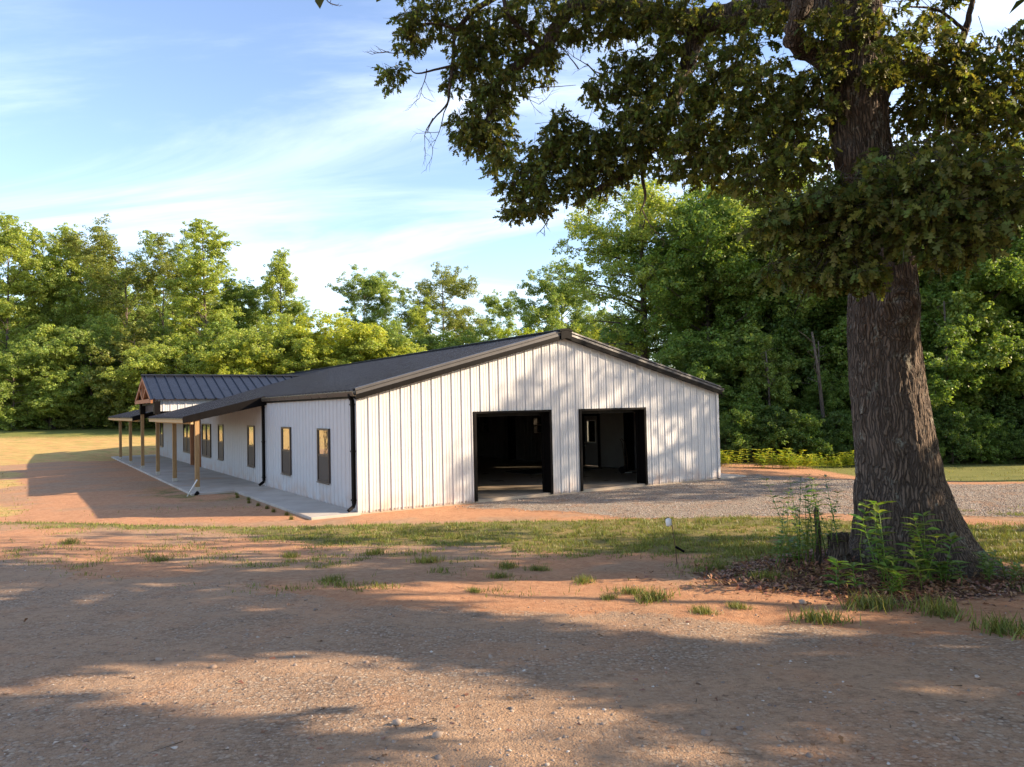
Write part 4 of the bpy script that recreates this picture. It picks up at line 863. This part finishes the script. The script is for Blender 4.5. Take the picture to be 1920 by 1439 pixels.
# two unseen oaks added for their shade, crowns carved to leave sun patches
def shade_oak(X0, Y0, rad, zb, zt, n, label, thin):
    e = empty('oak_tree', (X0, Y0, float(ground_z(X0, Y0, False)))); tag(e, label, 'tree', 'trees outside the picture on the right'); o3 = np.array([X0, Y0, e.location.z])
    mb = MB(); mb.tube([(0, 0, -.2), (.1, 0, 2), (.0, .1, 5), (.2, .1, zt*.8)], [.5, .38, .32, .06], 14)
    for k in range(12):
        a_ = k*2.4; z_ = zb*.8+(zt-zb)*.6*k/12; Rk = rad*.85; mb.tube([(0, 0, z_), (Rk*.5*math.cos(a_), Rk*.5*math.sin(a_), z_+.9), (Rk*math.cos(a_), Rk*math.sin(a_), z_+1.3)], [.14, .08, .02], 7)
    mb.build('trunk', M['oakbark'], e, True)
    th = r.uniform(0, 2*np.pi, n); q = r.uniform(0, 1, n)**.5; z = r.uniform(0, 1, n)
    wz = np.sqrt(np.clip(1 - (np.abs(z*2-.9)/1.15)**2, .1, 1)); p = np.stack([X0 + rad*wz*q*np.cos(th), Y0 + rad*wz*q*np.sin(th), o3[2] + zb + (zt-zb)*z], 1)
    p = p[~gap(p) & ~visible(p)]; p = p[(fbm(p[:, 0]*.5+p[:, 2]*.7, p[:, 1]*.7+p[:, 2]*.3, 66) > thin)]
    V, F = sprays(p - o3, nrm(r.normal(size=(len(p), 3))), 9, .28, Tl, TFl, spread=.6); np_mesh('crown', V, F, M['oakleaf'], e)
shade_oak(17.5, 5.5, 7.5, 2.2, 8.6, 4200, 'unseen leafy oak added right of the driveway for its shade', .33)
shade_oak(27, 24.8, 6.0, 9.2, 17.0, 3300, 'unseen thin-leaved oak added beyond the gravel apron to dapple the gable', .49)

# ------------------------------------------------------------------ ground cover
r = np.random.RandomState(5)
# pebbles (nobody could count them)
ph = (1+5**.5)/2; ico = nrm(np.array([(-1,ph,0),(1,ph,0),(-1,-ph,0),(1,-ph,0),(0,-1,ph),(0,1,ph),(0,-1,-ph),(0,1,-ph),(ph,0,-1),(ph,0,1),(-ph,0,-1),(-ph,0,1)], float))
icf = np.array([(0,11,5),(0,5,1),(0,1,7),(0,7,10),(0,10,11),(1,5,9),(5,11,4),(11,10,2),(10,7,6),(7,1,8),(3,9,4),(3,4,2),(3,2,6),(3,6,8),(3,8,9),(4,9,5),(2,4,11),(6,2,10),(8,6,7),(9,8,1)])
octv = np.array([(1,0,0),(0,1,0),(-1,0,0),(0,-1,0),(0,0,1),(0,0,-1)], float); octf = np.array([(0,1,4),(1,2,4),(2,3,4),(3,0,4),(1,0,5),(2,1,5),(3,2,5),(0,3,5)])
def stones(name, X, Y, size, hi=True):
    n = len(X); Z = ground_z(X, Y); T_, F_ = (ico*(1+.25*r.normal(size=(12, 1))), icf) if hi else (octv*(1+.2*r.normal(size=(6, 1))), octf)
    nz = nrm(np.array([0, 0, 1.]) + r.normal(size=(n, 3))*.35); xa, ya = frames(nz, r)
    sc = np.stack([size, size*r.uniform(.55, .9, n), size*r.uniform(.35, .7, n)], 1)
    V, F = scatter(T_, F_, np.stack([X, Y, Z+size*.2], 1), xa, ya, nz, sc); return np_mesh(name, V, F, M['stone'])
def near_pts(n, y0, y1, xf=.72):
    """points spread evenly over what can be seen of the yard"""
    t = r.uniform(0, 1, n); Y = 1/(1/y0*(1-t) + 1/y1*t); X = r.uniform(-1, 1, n)*(Y*xf+1.5); return X, Y
X, Y = near_pts(70000, 3.2, 16); m = masks(X, Y); cl = fbm(X*1.1, Y*1.1, 15); p = m[0]*np.clip((cl-.36)*4, .06, 1)*.75 + .10*(cl > .5); k = r.uniform(0, 1, len(X)) < p
X, Y = X[k], Y[k]; tag(stones('driveway_pebbles', X, Y, .0045*np.exp(r.normal(size=len(X))*.5)*(1+Y*.05), False), 'small grey and brown stones loose on the driveway', 'gravel', kind='stuff')
X, Y = near_pts(110000, 12, 27); m = masks(X, Y); u, v = loc_uv(X, Y); k = (r.uniform(0, 1, len(X)) < m[1]*.9) & (v < -.06)
X, Y = X[k], Y[k]; tag(stones('apron_pebbles', X, Y, r.uniform(.014, .030, len(X))*(.6+Y*.02), False), 'crushed grey stone spread before the garage bays', 'gravel', kind='stuff')
X, Y = near_pts(1500, 3.3, 14); k = (masks(X, Y)[0] > .3) & (fbm(X*.9, Y*.9, 25) > .46); X, Y = X[k], Y[k]; tag(stones('larger_stones', X, Y, .011*np.exp(r.normal(size=len(X))*.45)), 'thumb-sized stones lying about the driveway', 'stones', kind='stuff')
# grass
BL = np.array([(-.5, 0, 0), (.5, 0, 0), (-.38, .12, .5), (.38, .12, .5), (0, .45, 1.)]); BLF = np.array([(0, 1, 3), (0, 3, 2), (2, 3, 4)])
def grass(name, X, Y, hgt, wid, label, col=(1, 1, 1, 1)):
    n = len(X); az = r.uniform(0, 2*np.pi, n); xa = np.stack([np.cos(az), np.sin(az), np.zeros(n)], 1); ya = np.stack([-np.sin(az), np.cos(az), np.zeros(n)], 1)
    up_ = nrm(np.array([0, 0, 1.]) + r.normal(size=(n, 3))*.28); sc = np.stack([wid, hgt*r.uniform(.3, 1.3, n), hgt], 1)
    V, F = scatter(BL, BLF, np.stack([X, Y, ground_z(X, Y)-.005], 1), xa, ya, up_, sc); o = np_mesh(name, V, F, M['grass']); o.color = col
    return tag(o, label, 'grass', kind='stuff')
X, Y = near_pts(800000, 7.2, 22, .8); m = masks(X, Y); tuft = sst(fbm(X*5, Y*5, 35), .38, .62); k = r.uniform(0, 1, len(X)) < np.clip(m[2], 0, 1)*(.12+.88*tuft)*.8*(1-m[4]*.93)
X, Y = X[k], Y[k]; tuft = tuft[k]; u, v = loc_uv(X, Y); ok = ~((u > -1.3) & (v > -.05))
X, Y, tuft = X[ok], Y[ok], tuft[ok]; print('grass', len(X))
grass('bank_grass', X, Y, (.02+.035*tuft)*np.exp(r.normal(size=len(X))*.35), .006+.0003*Y+0*X, 'short patchy green grass along the bank before the building')
X, Y = near_pts(60000, 16.5, 45, .75); m = masks(X, Y); k = r.uniform(0, 1, len(X)) < np.clip(m[3]*.5 + m[2]*.6*(X > 8), 0, 1)*sst(fbm(X*2, Y*2, 45), .4, .6); X, Y = X[k], Y[k]; u, v = loc_uv(X, Y); ok = (u < -2.8) | (v < -.3) | (u > 14.6); X, Y = X[ok], Y[ok]
grass('field_grass', X, Y, .06*np.exp(r.normal(size=len(X))*.35), .016+0*X, 'thin dry grass of the field and side lawn', (1.3, 1.1, .8, 1))
# sparse tufts, each of them one plant
def tuft_obj(n, h, spread, seed):
    q = np.random.RandomState(seed); X = q.normal(size=n)*spread; Y = q.normal(size=n)*spread*.6; az = q.uniform(0, 2*np.pi, n)
    xa = np.stack([np.cos(az), np.sin(az), np.zeros(n)], 1); ya = np.stack([-np.sin(az), np.cos(az), np.zeros(n)], 1); up_ = nrm(np.array([0, 0, 1.]) + q.normal(size=(n, 3))*.4)
    return scatter(BL, BLF, np.stack([X, Y, np.zeros(n)], 1), xa, ya, up_, np.stack([np.full(n, .006), h*q.uniform(.3, 1.2, n), h*q.uniform(.5, 1.3, n)], 1))
def gpx(px, py):
    """point of the yard seen at a pixel of the photograph"""
    rr = ray(px, py); t = 3.
    for _ in range(60): p = np.array([0, 0, CAMZ]) + np.array(rr)*t; g = float(ground_z(p[0], p[1])); t += (p[2]-g)/max(.12, abs(rr.z))*.7
    p = np.array([0, 0, CAMZ]) + np.array(rr)*t; return p[0], p[1], float(ground_z(p[0], p[1]))
V, F = tuft_obj(240, .075, .075, 1); tp = None
TP = [(935, 1083, 1.0), (1095, 1092, 1.1), (1185, 1113, 1.1), (1225, 1125, 1.6), (1318, 1150, 1.0), (800, 1055, 1.5), (952, 1065, 1.2), (1010, 1070, 1.1), (1142, 1123, .8), (1383, 1140, .8), (300, 1052, 1.1), (130, 1020, 1.4), (1540, 1165, 1.6), (1880, 1185, 1.8), (1340, 1068, 1.2), (620, 1090, 1.1), (545, 1045, 1.2), (1640, 1140, 2.0), (1760, 1150, 2.0), (1440, 1085, 1.4), (700, 1040, 1.4), (890, 1110, .7)]
TL = ['below the left garage bay, in the sunlit patch', 'below the pier between the two bays', 'left of the tuft pair below the right bay', 'larger left one of the pair below the right bay', "small one nearest the driveway below the building's right end", "below the building's near corner, on the shaded dirt", 'just below the grass bank under the left bay', 'right of the tuft just below the bank', 'smallest one in the middle of the sunlit dirt', 'between the garden stake and the litter mound, near the drive', 'alone at the gravel edge far to the left', 'leftmost of all, near the left edge of the photo', 'widest one left of the oak, by the brown rock', 'rightmost of all, near the right edge of the photo', 'at the foot of the garden stake', 'shaded one at the gravel edge below the porch walkway end', 'shaded one below the downspouts', 'straight in front of the leaf litter', 'in front of the trunk and its tall weeds', 'at the left end of the leaf litter', "shaded one below the white wall's left corner", 'tiny one on the gravel edge below the left bay']
for i, (px, py, s_) in enumerate(TP):
    if tp is None: o = tp = np_mesh('grass_tuft', V, F, M['grass'])
    else: o = tp.copy(); link(o)
    o.location = gpx(px, py); o.scale = (s_,)*3; o.rotation_euler = (0, 0, i*1.3)
    tag(o, 'grass tuft ' + TL[i], 'grass tuft', 'lone grass tufts on the dirt')
# leaf litter
n = 13000; az = r.uniform(0, 2*np.pi, n); dd = r.uniform(.02, 1, n)**.55*2.1; X = TREE[0]-.8+dd*np.cos(az)*1.2; Y = TREE[1]-.5+dd*np.sin(az); m = masks(X, Y); k = (r.uniform(0, 1, n) < .05+.95*m[4]) & (X < 6.6)
X, Y = X[k], Y[k]; n = len(X); nz = nrm(np.array([0, 0, 1.])+r.normal(size=(n, 3))*.5); xa, ya = frames(nz, r)
V, F = scatter(Tl, TFl, np.stack([X, Y, ground_z(X, Y)+.012], 1), xa, ya, nz, r.uniform(.035, .08, n)); tag(np_mesh('leaf_litter', V, F, M['litter']), 'brown fallen leaves heaped around the foot of the oak', 'leaf litter', kind='stuff')
X, Y = near_pts(700, 3.4, 14); n = len(X); nz = nrm(np.array([0, 0, 1.])+r.normal(size=(n, 3))*.3); xa, ya = frames(nz, r)
V, F = scatter(Tl, TFl, np.stack([X, Y, ground_z(X, Y)+.008], 1), xa, ya, nz, r.uniform(.02, .06, n)); tag(np_mesh('scattered_leaves', V, F, M['litter']), 'dry leaf scraps scattered over the driveway', 'leaf litter', kind='stuff')
T3b = T3.copy(); X, Y = near_pts(170, 3.4, 15); n = len(X); az = r.uniform(0, 6.28, n); zd = nrm(np.stack([np.cos(az), np.sin(az), r.normal(size=n)*.08], 1)); xa, ya = frames(zd, r)
V, F = scatter(T3b, TF3, np.stack([X, Y, ground_z(X, Y)+.006], 1), xa, ya, zd, np.stack([r.uniform(.0015, .004, n), r.uniform(.0015, .004, n), np.exp(r.normal(size=n)*.6)*.08], 1)); tag(np_mesh('fallen_twigs', V, F, M['oakbark']), 'thin dry twigs fallen on the dirt', 'twigs', kind='stuff')
# broad-leaved weeds and sapling at the foot of the oak
WL = np.array([(0,0,0),(.13,.22,.05),(.17,.45,.02),(.10,.75,-.08),(0,1,-.22),(-.10,.75,-.08),(-.17,.45,.02),(-.13,.22,.05),(0,.45,-.03)]); WLF = np.array([(0,1,8),(1,2,8),(2,3,8),(3,4,8),(4,5,8),(5,6,8),(6,7,8),(7,0,8)])
def weed(px, py, Yd, h, nst, ls, label, seed, spread=.12, cat='plant', name='weed_plant', dens=7, group=None):
    q = np.random.RandomState(seed); p = P(px, py, Yd); z = float(ground_z(p[0], p[1])); e = empty(name, (p[0], p[1], z)); tag(e, label, cat, group); mb = MB(); Pp, A, N = [], [], []
    for s_ in range(nst):
        b = np.array([q.normal()*spread, q.normal()*spread*.6, -.02]); hh_ = h*q.uniform(.6, 1.1); lean = np.array([q.normal()*.2, q.normal()*.15, 1]); tip = b + nrm(lean)*hh_
        mid = (b+tip)/2 + q.normal(size=3)*.02; mb.tube([b, mid, tip], [.006, .005, .002], 5)
        for i in range(dens):
            t = .25 + .75*i/(dens-1); c = b + (tip-b)*t
            for k_ in range(2 if t < .95 else 3):
                a_ = i*1.57 + k_*math.pi*(1 if t < .95 else .67) + q.normal()*.3; d = np.array([math.cos(a_), math.sin(a_), .25+.4*t*q.uniform(.3, 1)]); Pp.append(c); A.append(nrm(d)); N.append(nrm(np.array([0, 0, 1.]) + q.normal(size=3)*.2))
    Pp, A, N = map(np.array, (Pp, A, N)); N = nrm(N - A*np.sum(N*A, 1, keepdims=True)); Xx = np.cross(A, N)
    V, F = scatter(WL, WLF, Pp, Xx, A, N, ls*q.uniform(.6, 1.15, len(Pp))); mb.build('stem', M['weed'], e, True); l = np_mesh('leaves', V, F, M['weed'], e)
    for ch in e.children: ch.color = (1.6, 1.55, 1.2, 1)
    return e
weed(1575, 1085, 8.14, .46, 3, .17, 'three thin broad-leaved weeds standing in the leaf litter left of the trunk', 1, .10)
weed(1665, 1075, 8.33, .92, 5, .19, 'tall broad-leaved weed against the middle of the oak trunk', 2, .10, dens=9)
weed(1728, 1080, 8.24, .66, 8, .18, 'spreading leafy weed against the right side of the oak trunk', 3, .15, dens=8)
weed(1672, 1112, 7.96, .30, 5, .12, 'low heart-leaved weed in front of the trunk', 4, .1)
weed(1785, 1078, 8.33, .30, 8, .12, 'low weed at the foot of the right root', 5, .17)
weed(1866, 1092, 8.51, .28, 9, .11, 'round-leaved weed clump right of the oak in the sun', 6, .16)
weed(1662, 985, 8.80, .26, 4, .09, 'small vine of leaves clinging to the oak bark', 8, .09, dens=8)
weed(1522, 1050, 9.14, 1.0, 18, .10, 'twiggy sapling with small leaves beside the stump left of the oak', 7, .20, 'sapling', 'sapling', 12)
weed(1478, 1045, 9.41, .30, 7, .12, 'spreading low green weed at the left end of the oak mound', 9, .18)
# stump, stake, pipes, rocks
p = P(1572, 1030, 9.15); e = empty('tree_stump', (p[0], p[1], float(ground_z(p[0], p[1])))); tag(e, 'dark broken tree stump left of the oak trunk', 'stump')
na2 = 28; zs2 = np.linspace(-.1, .52, 20); TT, ZZ = np.meshgrid(np.arange(na2)/na2*2*np.pi, zs2); topz = .30 + .20*fbm(np.cos(TT)*2+5, np.sin(TT)*2+5, 3)*1.6 - .08
topz = topz*.75; RRs = .10*(1+.3*np.exp(-ZZ*6)) + .05*(fbm(TT*2, ZZ*6, 4)-.5) + .015*np.sin(TT*9+ZZ*5); Zc = np.minimum(ZZ, topz); RRs = RRs*(1-.35*sst(ZZ, .3, .5))
V = np.stack([RRs*np.cos(TT), RRs*np.sin(TT), Zc], -1).reshape(-1, 3); ii = np.arange(len(V)).reshape(len(zs2), na2); F = np.stack([ii[:-1], np.roll(ii[:-1], -1, 1), np.roll(ii[1:], -1, 1), ii[1:]], -1).reshape(-1, 4)
np_mesh('stump_wood', V, F, M['oakbark'], e, True); mb = MB(); mb.tube([(0, 0, .1), (0, 0, .32)], [.12, .09], 14); mb.build('heartwood', M['bark'], e)
p = P(1534, 1020, 9.1); e = empty('broken_post', (p[0], p[1], float(ground_z(p[0], p[1])))); tag(e, 'thin broken wooden post standing in the sapling left of the oak', 'post')
mb = MB(); mb.tube([(0, 0, -.05), (.005, 0, .3), (-.01, 0, .62), (-.005, .01, .66)], [.035, .032, .03, .015], 8); mb.build('post_shaft', M['oakbark'], e, True)
g0 = gpx(1270, 1063); e = empty('garden_stake', g0); tag(e, 'thin leaning garden stake with a clear plastic bottle on its top, in the grass', 'stake')
hk = (1063-985)/1441*g0[1]
mb = MB(); mb.tube([(0, 0, -.03), (-.02, 0, hk*.5), (-.055, 0, hk), (-.06, 0, hk*1.12), (-.10, 0, hk*1.18), (-.15, 0, hk*1.13)], .006, 6); mb.build('rod', M['iron'], e, True)
mb = MB(); mb.tube([(-.09, -.01, hk*.98), (-.095, -.01, hk*1.0), (-.10, -.01, hk*1.13), (-.10, -.01, hk*1.16)], [.028, .038, .038, .016], 12); mb.build('bottle', M['pipe'], e, True)
mb = MB(); mb.tube([(-.02, -.01, hk*.48), (.09, -.02, hk*.36)], .016, 8); mb.build('clip_tube', M['black'], e)
g0 = gpx(353, 931); e = empty('drain_pipe', g0); tag(e, 'white plastic pipe stub leaning out of the dirt at the porch slab corner', 'pipe')
mb = MB(); mb.tube([(-.05, 0, -.03), (.25, .1, .52)], .022, 10); mb.build('pipe_length', M['pipe'], e, True); mb = MB(); mb.tube([(.10, .25, -.02), (.22, .25, .10)], .06, 10); mb.build('drain_mouth', M['black'], e, True)
g0 = gpx(246, 871); e = empty('marker_post', (g0[0], g0[1]+4.5, float(ground_z(g0[0], g0[1]+4.5)))); tag(e, 'short pale post standing in the field beyond the porch', 'post')
mb = MB(); mb.box(-.05, .05, -.05, .05, -.1, 1.0); mb.build('post_shaft', M['wood'], e, bevel=.01); mb = MB(); mb.box(-.065, .065, -.065, .065, 1.0, 1.03); mb.build('post_cap', M['woodpale'], e)
for px, py, s_, lb in [(1507, 1133, .055, 'brown rock lying on the dirt left of the oak mound'), (300, 1240, .04, 'small pale rock at the edge of the sunlit patch'), (745, 1360, .05, 'upright pale stone in the sunlit dirt of the foreground'), (820, 1383, .045, 'dark stone beside the upright pale stone')]:
    g0 = gpx(px, py); q = np.random.RandomState(int(px)); o = np_mesh('rock', ico*(1+.28*q.normal(size=(12, 1)))*np.array([1.0, .8, .7])*s_*.75, icf, M['stone']); o.location = (g0[0], g0[1], g0[2]+s_*.3); tag(o, lb, 'rock')
b_ = o
# ferny weeds in the sun before the right-hand wood
pr = None; LBf = ['beside the right corner of the building', 'left end of the sunlit row', 'second in the sunlit row', 'third in the sunlit row', 'middle of the sunlit row', 'fifth in the sunlit row', 'sixth in the sunlit row', 'just left of the oak trunk', 'half hidden by the oak trunk']
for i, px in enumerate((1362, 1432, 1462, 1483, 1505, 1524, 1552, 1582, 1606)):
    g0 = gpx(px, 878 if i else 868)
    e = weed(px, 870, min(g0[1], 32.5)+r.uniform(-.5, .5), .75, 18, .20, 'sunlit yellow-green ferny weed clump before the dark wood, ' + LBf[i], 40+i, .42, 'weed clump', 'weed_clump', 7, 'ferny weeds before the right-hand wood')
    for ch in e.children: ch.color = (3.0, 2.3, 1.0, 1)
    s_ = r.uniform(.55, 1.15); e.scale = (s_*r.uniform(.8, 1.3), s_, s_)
# thin weeds along the slab edge
for i in range(9):
    v_ = .3 + i*.85; q_ = uvw(-1.42-r.uniform(0, .25), v_); o = tp.copy(); link(o); o.name = 'slab_weed'; o.location = (q_[0], q_[1], float(ground_z(q_[0], q_[1]))); o.scale = (.4, .4, 1.7); o.color = (.9, .8, .6, 1)
    tag(o, 'thin weed sprouting from the dirt along the edge of the walkway slab', 'weed', 'weeds along the walkway slab')
